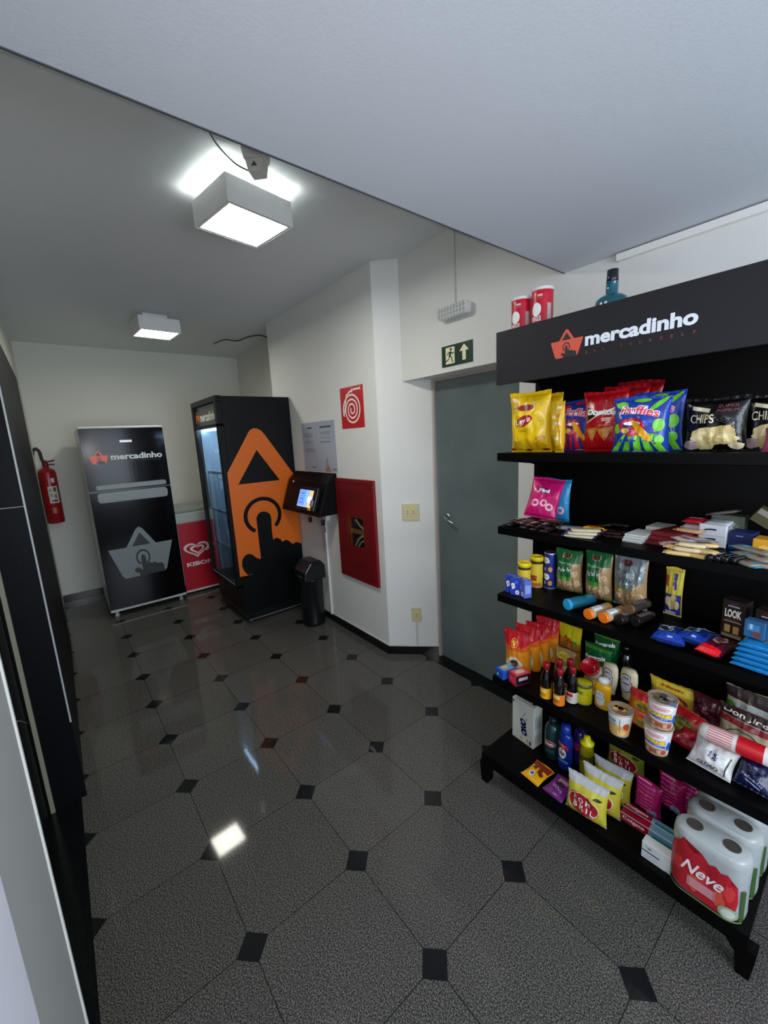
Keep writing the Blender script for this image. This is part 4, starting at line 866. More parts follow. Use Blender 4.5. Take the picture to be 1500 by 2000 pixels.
bag('biscuit_bag', 'green and clear biscuit bag, right one beside the silver bag', 'biscuit bag', (0.398, 1.385, S3), .108, .205, .055, tan, gbag, seal='#1c6b34', rz=-3, seed=21, rx=3)
def sbag(p):
    rings(p, 0); g = mat('#8e9a9c', .25, .3); p.poly([(-.95, .985), (.95, .985), (.92, .55), (.55, .5), (.4, .40), (-.6, .38), (-.9, .5)], g, 7)
    p.ell(-.12, .87, .34, .06, ink('#5c3030'), 8); p.text('Biscoito', -.15, .73, .95, .05, ink('#33393a'), 9); p.text('alho', -.05, .585, .9, .12, ink('#33393a'), 9, rot=5, shear=.3, aspect=1.8); p.rect(-.2, .40, .8, .035, ink('#6a8a30'), 8)
bag('biscuit_bag', 'silver and clear biscuit bag right of the green ones', 'biscuit bag', (0.512, 1.39, S3), .122, .208, .055, tan, sbag, seal='#98a4a6', rz=-4, seed=22, rx=3)
def roll(name, label, loc, r_, l, col, endc, rz, draw=None, rough=.3, cat='biscuit roll'):
    t = thing(name, label, cat, loc, rz, None, -90)
    link('wrapper', lz([(r_ * .9, .004), (r_, .010), (r_, l * .5), (r_ * .98, l - .012), (r_ * .55, l), (0, l)], n=24), film(col, rough), t, smooth=True)
    link('end_cap', lz([(0, -.001), (r_ * .93, 0), (r_ * 1.02, .003), (r_ * 1.01, .010)], n=24), plas(endc, .4), t)
    if draw: q = Print(s_cyl(lambda v: r_, l), .2, 0, .0008); draw(q); q.build('printed_label', t)
    return t
roll('chip_tube', 'teal lying tube with a light blue round end', (0.362, 1.195, S3 + .0225), .0215, .135, '#1c6a84', '#2aa6dc', -20, lambda p: p.rect(0, .75, 1.4, .2, ink('#2f8aa4'), 0), rough=.35)
def oroll(p): p.rect(.2, .35, 1.3, .35, W, 0); p.text('wafer', .2, .35, .9, .12, ink('#4a5a8a'), 1, rot=90, aspect=3); p.rect(.2, .8, 1.8, .25, ink('#c08a4a'), 0)
roll('wafer_tube', 'clear-wrapped lying roll with bright orange end, left of two', (0.453, 1.170, S3 + .0205), .0195, .12, '#b8a488', '#f07a14', -14, oroll)
roll('wafer_tube', 'clear-wrapped lying roll with bright orange end, right of two', (0.503, 1.178, S3 + .0205), .0195, .12, '#b8a488', '#f07a14', -12, oroll)
for i, (x, y, a, z) in enumerate(((0.545, 1.200, -12, 0), (0.588, 1.225, -10, 0), (0.562, 1.24, -14, .034))):
    roll('cookie_roll', 'dark wrapped cookie roll lying ' + ('left', 'right', 'on top')[i] + ' in the group right of the orange ends', (x, y, S3 + .019 + z), .018, .11, ('#2a2624', '#231e1e', '#3a3330')[i], ('#15110f', '#181312', '#6a4a30')[i], a, lambda p: (p.rect(0, .5, 1.3, .5, ink('#5e5a5e'), 0), p.rect(.1, .2, .8, .1, ink('#8d6a4a'), 1)), rough=.12)
def bingo(p): p.rect(0, .60, 1.8, .001, W); p.rect(0, .25, 1.9, .42, ink('#27307c'), 1); p.text('Bingo', .25, .72, 1.1, .16, ink('#2a3280'), 3, rot=-80, bold=.06, shear=.2, aspect=3.3); p.rect(-.7, .72, .4, .22, ink('#b8521c'), 2); [p.blob(x, y, .36, .09, ink('#d0c088'), 3 + i, seed=i) for i, (x, y) in enumerate(((-.4, .32), (.2, .38), (.0, .22), (.5, .26)))]; p.rect(-.1, .07, 1.2, .07, ink('#b0b4d8'), 3)
bag('snack_packet', 'tall slim yellow and blue snack packet standing alone against the back', 'snack packet', (0.644, 1.415, S3), .058, .182, .024, '#d8c64a', bingo, rz=-4, seed=23)
def oreo(p): p.rect(0, .12, 1.9, .2, ink('#1a3ea0'), 0); p.ell(-.35, .42, .5, .17, mat('#8fa4b8', .4), 1); p.ell(-.35, .42, .38, .12, ink('#17171c'), 2); p.text('OREO', .25, .70, 1.1, .15, ink('#b8c8d8'), 3, rot=30, bold=.08, aspect=1.3); p.rect(.1, .10, .3, .05, ink('#9fb8e0'), 3)
bag('cookie_pack', 'dark blue cookie pack lying on the shelf, left of two', 'cookie pack', (0.708, 1.150, S3 + .018), .090, .125, .034, '#132c78', oreo, rx=-90, rz=6, seed=24)
bag('cookie_pack', 'dark blue cookie pack lying on the shelf, right of two', 'cookie pack', (0.760, 1.175, S3 + .030), .085, .125, .032, '#12296f', oreo, rx=-92, rz=-4, ry=0, seed=25)
bag('cookie_pack', 'dark red cookie pack with a bright red end at the shelf front', 'cookie pack', (0.806, 1.150, S3 + .020), .060, .14, .036, '#4a101c', lambda p: (p.rect(0, .06, 1.9, .22, ink('#e01020'), 3), p.ell(0, .55, .6, .2, ink('#a89080'), 1), p.ell(0, .55, .4, .12, ink('#6a1a30'), 2)), rx=-90, rz=-12, seed=26)
def look(p): p.rect(0, .45, 1.5, .02, ink('#c9b8a4'), 1); p.text('LOOK', 0, .665, 1.45, .22, ink('#ece4d4'), 2, bold=.05); p.rect(0, .86, 1.0, .035, ink('#b0a4b8'), 1); p.rect(0, .93, .7, .02, ink('#5a4a40'), 1); p.rect(0, .24, 1.6, .28, ink('#3a2414'), 0); p.rect(-.4, .25, .5, .20, ink('#c09a60'), 1); p.rect(.35, .24, .5, .20, ink('#b89058'), 1); p.rect(0, .07, 1.7, .10, ink('#8d7c68'), 0); p.rect(0, .50, 1.2, .02, ink('#7a4a3a'), 1)
carton('cookie_box', 'upright brown box with tall cream lettering, left of two', 'box', (0.828, 1.375, S3), .060, .05, .125, '#24140f', look, rz=-10, side=lambda p: p.rect(0, .5, 1.4, .7, ink('#1c0f0c')))
carton('cookie_box', 'upright brown box with tall cream lettering, right one at the shelf end', 'box', (0.912, 1.345, S3), .060, .05, .125, '#24140f', look, rz=-10)
for i in range(5):
    bag('cracker_pack', 'bright blue flat cracker pack, ' + ('bottom', 'second', 'middle', 'fourth', 'top')[i] + ' of the stack of five', 'cracker pack', (0.912 + .003 * i, 1.158 + .004 * i, S3 + .0085 + .0145 * i), .108, .11, .0155, '#1478b8', lambda p: (p.ell(-.2, .6, .5, .25, ink('#8a7a60'), 1), p.rect(.3, .35, .8, .2, ink('#7a8a90'), 1)), rx=-90, rz=-4 + i, seed=30 + i, rough=.2)
for i, (x, s) in enumerate(((0.898, 'left'), (0.945, 'right'))):
    carton('small_blue_box', 'small light blue box standing on the cracker stack, ' + s + ' one', 'box', (x, 1.225, S3 + .079), .046, .03, .050, '#2a5f8c', lambda p: (p.rect(-.1, .6, 1.2, .4, ink('#3f86b8')), p.blob(.3, .25, .4, .18, ink('#7a4040'), 1), p.rect(-.3, .65, .3, .3, ink('#a8c8dc'), 1)), rz=-10)

# ------------------------------------------------------------------ shelf 4
def coffee(p):
    p.poly([(-1, .99), (1, .99), (1, .72), (.5, .64), (0, .68), (-.5, .66), (-1, .70)], ink('#b3121f'), 1); p.poly([(-1, .70), (-.5, .66), (0, .68), (.5, .64), (1, .72), (1, .58), (.4, .56), (-.4, .57), (-1, .60)], ink('#d2541a'), 0)
    p.ell(-.05, .74, .30, .10, ink('#d8501e'), 2); p.ring(-.05, .74, .30, .10, .14, ink('#f0a050'), 3); [p.ell(-.05 + dx, .74 + dy, .08, .03, ink('#f2c040'), 4) for dx, dy in ((-.1, .02), (.1, .02), (0, -.03))]
    p.ell(-.1, .22, .68, .20, ink('#ddd0ac'), 2); p.ell(-.05, .27, .36, .075, ink('#3a2012'), 3); p.rect(0, .02, 1.9, .04, ink('#c87a20'), 4)
cf = [(0.120, 1.225, 'foremost'), (0.134, 1.289, 'second'), (0.144, 1.353, 'third'), (0.156, 1.417, 'rearmost')]
for i, (x, y, s) in enumerate(cf):
    bag('coffee_bag', 'red and orange coffee bag, ' + s + ' of the row at the left end', 'coffee bag', (x + .014, y, S4), .116 - .003 * i, .200 + .008 * (i % 2), .050, '#dd8a1a', coffee, rz=12, base=.9, seed=40 + i, rx=2, seal='#b0101e', ry=-1)
carton('sugar_box', 'small blue box at the front left corner of the fourth shelf', 'box', (0.118, 1.160, S4), .050, .08, .036, '#1d4fb0', lambda p: p.rect(-.3, .45, .3, .3, W), top=lambda p: (p.rect(0, .5, 1.6, .7, ink('#6aa0d8')), p.ell(-.2, .45, .5, .2, ink('#c8c070'), 1)), rz=-14)
carton('seasoning_box', 'small red box with a black side beside the small blue one', 'box', (0.186, 1.158, S4), .048, .075, .048, '#c81c34', lambda p: (p.rect(0, .5, 1.5, .5, ink('#e04a58')),), top=lambda p: (p.rect(0, .5, 1.7, .8, ink('#c86a70')), p.ell(0, .5, .5, .3, ink('#e8c0b8'), 1)), side=lambda p: (p.rect(0, .5, 1.9, .9, ink('#141420')), p.rect(0, .6, 1.2, .3, ink('#c8a8b0'), 1)), rz=-20)
soyp = [(.019, 0), (.0205, .004), (.0205, .085), (.018, .100), (.0105, .118), (.0095, .130)]
def soy(c): return lambda p: (p.rect(0, .5, 6.28, 1.0, ink(c), 0), p.rect(-.1, .75, 1.3, .3, ink('#e8d068' if c != '#d8d0c8' else '#b82020'), 1), p.text('shoyu', -.1, .4, 1.1, .28, ink('#7a2010'), 1))
sp_ = [(0.316, 1.142, '#e0a418', 'front left of the group of five'), (0.372, 1.140, '#d87a20', 'front middle of the group of five'), (0.398, 1.190, '#d8d0c8', 'right-hand one with a white label'), (0.338, 1.200, '#e0a418', 'back left of the group of five'), (0.366, 1.232, '#d8d0c8', 'rearmost of the group of five')]
for x, y, c, s in sp_: bottle('sauce_bottle', 'dark soy sauce bottle with red cap, ' + s, 'bottle', (x, y, S4), soyp, '#0c0606', [(.0125, .126), (.0128, .150), (.011, .153), (0, .153)], soy(c), capm=plas('#8a1620', .3), span=(.006, .052, .0207), m=mat('#0a0505', .08, var=.02, coat=.5))
def yp(p): p.poly([(-1, .99), (1, .99), (1, .62), (-1, .70)], ink('#c6bc18'), 1); p.rect(0, .42, 1.9, .35, ink('#9a6a28'), 0); p.text('AJM', 0, .66, .9, .12, ink('#a02c14'), 3, rot=-8, bold=.06); p.ell(.55, .62, .25, .05, ink('#3a8a3a'), 3); p.rect(0, .45, 1.9, .03, ink('#5a3414'), 2)
bag('seasoning_pouch', 'yellow and brown pouch standing behind the soy sauce bottles', 'pouch', (0.268, 1.425, S4), .108, .200, .026, '#b07c24', yp, rz=-4, seed=45, base=.5)
bag('seasoning_pouch', 'beige and yellow pouch lower between yellow pouch and sauce bottles', 'pouch', (0.292, 1.335, S4), .100, .130, .028, '#a0845c', lambda p: (p.ell(0, .75, .7, .14, ink('#c9b23a'), 2), p.rect(0, .3, 1.6, .3, ink('#c8b890'), 1), p.text('KC', 0, .76, .6, .1, ink('#6a4a18'), 3)), rz=-4, seed=46, base=.5)
def greencan(p): p.text('MILHO', -.2, .62, 1.1, .16, ink('#3a6a1c'), 2, bold=.05); p.rect(0, .92, 6.28, .12, ink('#5a5f24'), 1); p.ell(.6, .35, .5, .2, ink('#d8c820'), 1)
can('vegetable_can', 'squat yellow-green can in front of the tomato pouches', 'can', (0.425, 1.228, S4), .0315, .083, '#c2be1c', greencan, rim='#6a6c5c', topm=None)
def pom(p): p.text('Pomarola', -.10, .55, 1.6, .16, W, 2, bold=.04, shear=.1, rot=3, aspect=1); p.ell(.78, .3, .2, .2, ink('#c8b070'), 1); p.rect(0, .90, 1.9, .12, ink('#3f7a2c'), 1)
bag('tomato_pouch', 'green tomato sauce pouch, lower one in front', 'pouch', (0.400, 1.400, S4), .115, .165, .035, '#0c5a2c', lambda p: (p.text('Pomarola', -.08, .68, 1.55, .11, W, 3, bold=.04, shear=.1, rot=3), p.ell(.6, .4, .35, .12, ink('#c8b070'), 1), p.rect(0, .90, 1.9, .08, ink('#3f7a2c'), 1), p.ell(-.2, .3, .5, .14, ink('#b82a1c'), 1)), rz=-3, base=.7, seed=47)
bag('tomato_pouch', 'green tomato sauce pouch, taller one behind', 'pouch', (0.412, 1.450, S4), .112, .208, .03, '#0c5a2c', lambda p: (p.text('Pomarola', -.02, .75, 1.55, .09, W, 3, bold=.04, shear=.1, rot=3), p.rect(0, .92, 1.9, .08, ink('#5a7a2c'), 1)), rz=-3, base=.7, seed=48)
t = can('tuna_can', 'flat yellow tin lying on the shelf under the red-topped tin', 'can', (0.418, 1.325, S4), .034, .052, '#c89a3c', lambda p: p.rect(0, .5, 6.28, .3, ink('#a8662c')))
can('cream_tin', 'tin with a glossy red top tilted towards the room', 'can', (0.418, 1.318, S4 + .088), .034, .040, '#b8b0a0', None, lid=mat('#a8101c', .12, var=.03, coat=.5), rx=42)
def hz_(c, tc): return lambda p: (p.poly([(-.55, .9), (-.2, .98), (.2, .98), (.55, .9), (.5, .62), (.7, .58), (.55, .1), (0, .0), (-.55, .1), (-.7, .58), (-.5, .62)], ink(tc), 0), p.poly([(-.48, .86), (-.2, .93), (.2, .93), (.48, .86), (.43, .60), (.62, .54), (.48, .14), (0, .05), (-.48, .14), (-.62, .54), (-.43, .60)], ink(c), 1), p.text('HEINZ', 0, .76, .7, .13, ink(tc), 2, bold=.03), p.rect(0, .48, .85, .06, ink(tc), 2))
mayo = [(.020, 0), (.024, .003), (.024, .018), (.026, .022), (.031, .05), (.033, .085), (.031, .115), (.024, .128), (0, .130)]
bottle('mayonnaise_bottle', 'cream mayonnaise squeeze bottle standing on its cap, left of two', 'bottle', (0.470, 1.355, S4), [(a * .94, b) for a, b in mayo], '#cfc6a4', None, hz_('#d8d8d0', '#3a3a78'), sy=.62, span=(.035, .115, .031), m=plas('#cfc6a4', .3), rz=-12)
bottle('mayonnaise_bottle', 'cream mayonnaise squeeze bottle standing on its cap, right of two', 'bottle', (0.535, 1.365, S4), mayo, '#cfc6a4', None, hz_('#c9cdd0', '#2c2c34'), sy=.62, span=(.035, .115, .0325), m=plas('#cfc6a4', .3), rz=-12)
bottle('mustard_bottle', 'yellow mustard squeeze bottle with a white cap', 'bottle', (0.490, 1.245, S4), [(.028, 0), (.031, .005), (.031, .03), (.029, .055), (.031, .082), (.027, .098), (.014, .106)], '#e0a812', [(.018, .104), (.019, .110), (.017, .124), (0, .126)], hz_('#d9dcd8', '#98a09c'), sy=.65, span=(.012, .078, .031), m=plas('#e0a60e', .22), capm=plas('#dcdcd8'), rz=-10)
bottle('sauce_bottle', 'tall black glass bottle behind the mayonnaise bottles', 'bottle', (0.490, 1.440, S4), [(.026, 0), (.028, .005), (.028, .11), (.020, .14), (.012, .16)], '#050506', [(.014, .158), (.014, .182), (0, .183)], lambda p: (p.rect(-.2, .6, 1.6, .05, ink('#5a5a5a'), 1), p.rect(-.2, .4, 1.2, .04, ink('#5a5a5a'), 1)), capm=plas('#08080a', .15), span=(.02, .10, .028), m=mat('#050506', .06, coat=.5, var=.02))
def cup(r0, r1): return lambda v: r0 + (r1 - r0) * v
foil = mat('#b09a86', .28, .25, bump=.3, bscale=30)
def noodlelid(t, rt, h, seed, mlist):
    q = Print(lambda u, v, o: (u * rt * .95, (v - .5) * 2 * rt * .95, h + .0022 + o), .3, .3, .0006); r = rng(seed)
    for i in range(12):
        a, d = r.uniform(0, 6.28), r.uniform(0, .62); q.blob(d * math.cos(a), .5 + d * math.sin(a) / 2, .26, .12, ink(mlist[i % len(mlist)]), i % 5, seed=i)
    q.build('lid_print', t)
def cup1(p): p.rect(0, .28, 6.28, .46, ink('#dca860'), 0); p.text('soup', -.35, .68, .75, .15, ink('#2a8a94'), 2, bold=.04, shear=.2); p.rect(-.35, .55, .8, .06, ink('#5aa0b8'), 1); p.rect(.35, .5, .05, .6, ink('#8c6a6a'), 2); p.blob(.95, .5, .3, .16, ink('#b84a20'), 1, seed=3); p.ell(.5, .2, .4, .12, ink('#e8c080'), 1)
t = can('noodle_cup', 'short beige and white soup cup with a pictured foil lid', 'noodle cup', (0.588, 1.152, S4), .030, .090, '#d9dad2', cup1, lid=foil, lidh=.005, rim='#d8d4c4', rprof=cup(.029, .040)); noodlelid(t, .040, .090, 1, ['#b08a5a', '#c86a30', '#8a8a30', '#d8b070'])
def cup2(p):
    p.ell(0, .80, .95, .13, W, 0); p.ell(0, .80, .75, .10, ink('#e8b8bc'), 1); p.text('Turma', 0, .80, .8, .06, ink('#b03048'), 2); p.text('CARNE', 0, .56, 1.7, .13, ink('#e8d040'), 4, bold=.08, aspect=1.4); p.text('CARNE', .02, .555, 1.74, .15, ink('#a8281c'), 3, bold=.14, aspect=1.4)
    p.rect(0, .42, 1.9, .09, ink('#3858b8'), 2, rot=-2); p.text('noodles', 0, .42, 1.2, .04, W, 3); p.rect(0, .17, 2.3, .28, ink('#b88a6c'), 1); [p.blob(-.8 + i * .32, .18, .2, .08, ink(('#8a5a40', '#d0a080', '#a84a38')[i % 3]), 3 + i % 3, seed=i) for i in range(6)]; p.blob(1.25, .42, .25, .16, ink('#1c5cb8'), 2, seed=8)
t = can('noodle_cup', 'white beef noodle cup at the bottom of the stack of two', 'noodle cup', (0.702, 1.155, S4), .031, .095, '#d6d8d6', cup2, lid=foil, lidh=.004, rim='#d8d4c4', rprof=cup(.031, .041)); noodlelid(t, .041, .095, 2, ['#7a5a48', '#2a4a9a', '#a08070', '#c0b0a8'])
t = can('noodle_cup', 'white beef noodle cup on top of the stack of two', 'noodle cup', (0.708, 1.155, S4 + .099), .031, .095, '#d6d8d6', cup2, lid=foil, lidh=.004, rim='#d8d4c4', rprof=cup(.031, .041), rz=8); noodlelid(t, .041, .095, 3, ['#5a5044', '#7a6a50', '#2a3a6a', '#a09888'])
link('peel_tab', prism([(-.012, 0), (.012, 0), (.008, .022), (-.006, .024)], 'Z', .0965, .0975), mat('#8f9cb4', .3, .3), t).location = (.030, -.036, 0)
def nood(c1, c2): return lambda p: (p.rect(0, .82, 1.9, .25, ink(c1), 1), p.ell(0, .42, .7, .26, ink(c2), 2), p.ell(.05, .42, .5, .17, ink('#a8883c'), 3), p.text('Nissin', 0, .84, .9, .08, ink('#b02018'), 4, bold=.04), p.blob(-.1, .44, .3, .08, ink('#5a7a30'), 4, seed=2))
bag('noodle_packet', 'yellow instant noodle packet with jagged ends behind the cup stack', 'noodle packet', (0.668, 1.415, S4), .160, .110, .03, '#b8983c', nood('#d8c030', '#7a2018'), rz=-3, seed=50)
bag('noodle_packet', 'orange and red noodle packet left of the cup stack', 'noodle packet', (0.618, 1.285, S4), .125, .098, .03, '#c8641c', nood('#c02834', '#d08a30'), rz=-8, seed=51, rx=-14)
bag('noodle_packet', 'red and green noodle packet just right of the cup stack', 'noodle packet', (0.735, 1.285, S4), .120, .095, .03, '#a8502a', nood('#b01824', '#4a6a2c'), rz=-20, seed=52, rx=-20)
bag('noodle_packet', 'deep orange noodle packet showing low between the cups', 'noodle packet', (0.640, 1.225, S4), .115, .062, .024, '#c05a18', nood('#a83a14', '#c87a20'), rz=-10, seed=53, rx=-10)
bag('bean_bag', 'dark red kidney bean bag behind the noodle packets', 'bean bag', (0.782, 1.400, S4), .105, .118, .04, '#451520', lambda p: [p.blob(-.8 + (i * .37) % 1.6, .08 + (i * .23) % .8, .12, .045, ink(('#5e2430', '#34101a', '#703848')[i % 3]), i % 4, seed=i) for i in range(36)], rz=-3, seed=54)
def packrice(p): p.poly([(-1, .99), (1, .99), (1, .72), (-1, .78)], ink('#2a1a18'), 3); p.rect(0, .62, 1.9, .2, mat('#9aa4a8', .3), 1); p.rect(0, .4, 1.9, .14, ink('#7a2a34'), 2); p.ell(-.8, .5, .25, .2, ink('#4a8a20'), 3); p.ell(.8, .3, .35, .2, ink('#4a8a20'), 3); p.ell(.1, .22, .7, .14, ink('#b8a070'), 2)
bag('rice_bag', 'rice bag with green corners and silver band, upper one behind', 'rice bag', (0.885, 1.445, S4), .150, .165, .04, '#b8ac8c', packrice, rz=-4, seed=55)
def don(p): p.poly([(-1, .99), (1, .99), (1, .74), (-1, .80)], ink('#2a0f10'), 3); p.rect(0, .69, 1.95, .13, ink('#7a1822'), 2, rot=-2); p.text('Don Jino', 0, .86, 1.65, .13, ink('#dcd6c8'), 4, rot=-2, bold=.02, shear=.15); p.ring(0, .25, .75, .32, .06, ink('#2c2824'), 3, a0=0, a1=180)
bag('rice_bag', 'cream rice bag with a dark brown top band and white script', 'rice bag', (0.884, 1.345, S4), .145, .140, .05, '#a89c80', don, rz=-5, seed=56, rx=-6)
bag('meat_packet', 'small glossy dark red packet right of the cup stack', 'packet', (0.758, 1.205, S4 + .022), .085, .095, .04, '#7a0c1a', lambda p: p.blob(0, .5, .5, .25, ink('#a01424'), 1), rx=-80, rz=-15, seed=57, rough=.15)
def globo(p): p.text('GLOBO', 0, .12, .95, .09, ink('#34344a'), 2, bold=.03); p.rect(.15, .46, .5, .24, ink('#c9cad0'), 1, rot=-10); p.text('SAL', .15, .50, .42, .12, ink('#1c1c48'), 2, rot=-10, bold=.06); p.text('500', .12, .38, .4, .09, ink('#1c1c48'), 2, rot=-10, bold=.06); p.rect(.8, .35, .05, .6, ink('#20232c'), 2, rot=-10)
bag('salt_bag', 'white bag with dark lettering lying at the shelf front', 'salt bag', (0.835, 1.165, S4 + .006), .115, .095, .05, '#cfcfca', globo, rx=-46, rz=-8, seed=58)
bag('flour_bag', 'navy blue bag with pale lettering at the front right corner', 'flour bag', (0.934, 1.170, S4 + .006), .088, .095, .05, '#10143a', lambda p: (p.text('Refinado', 0, .26, 1.2, .08, ink('#a8b8d8'), 2, rot=-8, shear=.2), p.rect(.1, .14, .8, .03, ink('#a8b8d8'), 2, rot=-8), p.blob(.3, .6, .3, .08, ink('#3a3a5c'), 1)), rx=-46, rz=-6, seed=59)
t = thing('striped_roll', 'red and white striped paper roll packet lying across the white and navy bags', 'roll packet', (0.795, 1.222, S4 + .098), 0, None, 0, 90)
link('wrapper', lz([(.014, 0), (.024, .008), (.026, .03), (.026, .19), (.02, .20)], n=24), film('#d8d2cc', .3), t, smooth=True)
q = Print(s_cyl(lambda v: .026, .2), .18, 0, .0008)
for i in range(22): q.rect(-PI + i * .286, .27, .10, .30, ink('#c8384a'), 0)
q.rect(0, .62, 6.28, .30, mat('#c01420', .3), 1); q.build('printed_label', t)
bag('white_sack', 'plain white bag standing at the right end below the striped roll', 'bag', (0.968, 1.27, S4), .05, .075, .04, '#c4c4c4', None, rz=-6, seed=60)

# ------------------------------------------------------------------ shelf 5
def omo(p): p.text('OMO', .28, .43, .28, .34, ink('#161c48'), 2, bold=.07, rot=0) if False else None
t = carton('detergent_box', 'upright white detergent box with sideways navy lettering', 'box', (0.168, 1.250, S5), .115, .062, .200, '#c9ccc0',
    lambda p: (p.text('OMO', .10, .40, 1.35, .17, ink('#141a46'), 2, rot=-84, bold=.08, shear=.25, aspect=3.4), p.stroke([(.0, .66), (.15, .70), (.28, .80)], .03, ink('#2a3a5c'), 3, k=3.4), p.rect(.35, .62, .1, .08, ink('#7aa060'), 1), p.rect(-.1, .10, .3, .06, ink('#c8a860'), 1), p.rect(.45, .10, .12, .08, ink('#8a9a4a'), 1), p.rect(.72, .09, .14, .10, ink('#282a3a'), 1), p.rect(-.88, .93, .14, .05, ink('#1a2048'), 1)),
    side=lambda p: (p.rect(0, .6, 1.4, .3, ink('#a8a8a8')), p.rect(0, .2, 1.3, .2, ink('#b4b2a4'))), top=lambda p: (p.rect(-.2, .5, 1.2, .3, ink('#9a9c98')), p.rect(.7, .45, .25, .25, ink('#1c2244'), 1)), rz=-6)
carton('detergent_box', 'red and white detergent box mostly hidden left of the white one', 'box', (0.122, 1.330, S5), .105, .06, .212, '#9c1830', lambda p: (p.rect(-.6, .4, .5, .6, ink('#c8c8b8')),), left=lambda p: (p.rect(0, .35, 1.8, .55, ink('#d4d6cc')), p.rect(.5, .35, .3, .5, ink('#3a9a58'), 1)), rz=-6)
def cln(p): p.ell(0, .72, .85, .18, ink('#b8c0c0'), 0); p.ell(0, .72, .8, .15, ink('#b03040'), 1); p.text('Classic', 0, .72, 1.15, .14, W, 2, bold=.04); p.rect(0, .3, 1.4, .25, ink('#30484c'), 1)
bottle('cleaner_bottle', 'dark green glass-like bottle beside the white detergent box', 'bottle', (0.296, 1.245, S5), [(.030, 0), (.034, .005), (.034, .10), (.033, .135), (.026, .155), (.014, .165)], '#16383a', [(.016, .163), (.016, .185), (0, .186)], cln, span=(.02, .10, .034), m=mat('#14393b', .12, var=.04, coat=.4), capm=plas('#10282a'))
def veja(p): p.ell(0, .50, .55, .22, W, 1); p.text('VEJA', 0, .48, .85, .17, ink('#15205c'), 2, bold=.05); p.ell(0, .66, .12, .05, ink('#c81c2c'), 3); p.rect(0, .82, 1.7, .16, ink('#b81c2c'), 1, rot=-4); p.text('Poder', 0, .83, .9, .07, W, 2, rot=-4); p.ell(.1, .16, .8, .08, ink('#5a8ac8'), 1); p.ell(.0, .10, .7, .06, ink('#16308c'), 2)
bottle('cleaner_bottle', 'blue multipurpose cleaner bottle with a round white emblem', 'bottle', (0.362, 1.225, S5), [(.027, 0), (.030, .006), (.030, .055), (.028, .09), (.0295, .12), (.027, .150), (.018, .168)], '#12309c', [(.0195, .166), (.020, .172), (.018, .200), (0, .202)], veja, span=(.022, .135, .0302), m=plas('#112c8c', .22), capm=plas('#16389c'), sy=.8, rz=-6)
bottle('cleaner_bottle', 'purple and blue bottle standing just behind the round-emblem bottle', 'bottle', (0.388, 1.300, S5), [(.026, 0), (.028, .006), (.028, .13), (.016, .155)], '#2a1c6c', [(.017, .153), (.017, .185), (0, .186)], lambda p: (p.rect(0, .5, 1.6, .4, ink('#8a2a5c'), 1),), span=(.04, .13, .028), capm=plas('#1c1450'))
def ype(p): p.rect(0, .55, 6.28, .25, ink('#5a5a14'), 0); p.text('Ypê', .35, .35, .75, .26, W, 1, bold=.05, rot=8)
bottle('dish_soap_bottle', 'yellow dish soap bottle with bright yellow cap', 'bottle', (0.432, 1.262, S5), [(.024, 0), (.027, .005), (.026, .05), (.027, .100), (.022, .130), (.018, .136)], '#a89a10', [(.026, .132), (.027, .142), (.014, .150), (.012, .168), (0, .17)], ype, span=(.03, .12, .027), m=mat('#9c9412', .15, var=.04, coat=.3), capm=plas('#e8e012', .25))
def yp2(p): p.poly([(-.95, .95), (.95, .95), (.95, .62), (-.95, .70)], ink('#8a2414'), 1); p.ell(-.2, .28, .24, .12, W, 2); p.ell(-.2, .28, .18, .08, ink('#3a4a9c'), 3); [p.blob(x, y, .22, .10, ink('#6a2a10'), 2 + i, seed=i) for i, (x, y) in enumerate(((.3, .5), (.55, .42), (.2, .62), (-.4, .6)))]
bag('pet_food_pouch', 'yellow and brown flat pouch lying at the front left of the bottom shelf', 'pouch', (0.305, 1.048, S5 + .009), .085, .105, .014, '#e0a412', yp2, rx=-84, rz=-8, seed=61, base=0)
bag('pet_food_pouch', 'purple flat pouch lying next to the yellow one', 'pouch', (0.403, 1.045, S5 + .009), .085, .105, .016, '#6a2470', lambda p: (p.text('Whis', 0, .35, 1.1, .16, ink('#c8a8d0'), 2, rot=-4), p.rect(0, .75, 1.0, .2, ink('#a88090'), 1), p.blob(0, .58, .4, .1, ink('#3a1a34'), 2)), rx=-84, rz=-6, seed=62)
def bom(p): p.ell(-.05, .40, .78, .25, ink('#a01824'), 2, rot=-4); p.ring(-.05, .40, .80, .26, .05, ink('#e8e0c8'), 3); p.text('B O M', -.12, .49, .86, .13, ink('#e8e4d8'), 4, rot=-3, bold=.02); p.text('B R I L', 0, .33, 1.05, .14, ink('#e8e4d8'), 4, rot=-3, bold=.02); p.rect(0, .88, 1.9, .14, mat('#b4b6b8', .3), 1); p.ell(.62, .68, .2, .035, ink('#24341c'), 2); [p.blob(x, .08, .3, .03, ink('#b8a828'), 1 + i, seed=i) for i, x in enumerate((-.6, 0, .6))]
bc = '#c6bd3c'
bag('steel_wool_bag', 'yellow and silver steel wool bag, foremost of the four', 'steel wool bag', (0.524, 1.065, S5), .145, .150, .05, bc, bom, rz=4, seed=63, seal='#c0c2c4', rx=-6)
bag('steel_wool_bag', 'yellow and silver steel wool bag, second in the row', 'steel wool bag', (0.545, 1.135, S5), .140, .155, .045, bc, bom, rz=2, seed=64, seal='#c0c2c4', rx=-4)
bag('steel_wool_bag', 'yellow and silver steel wool bag, third in the row', 'steel wool bag', (0.552, 1.205, S5), .140, .150, .045, '#b0a834', bom, rz=0, seed=65, seal='#b4b6b8', rx=-4)
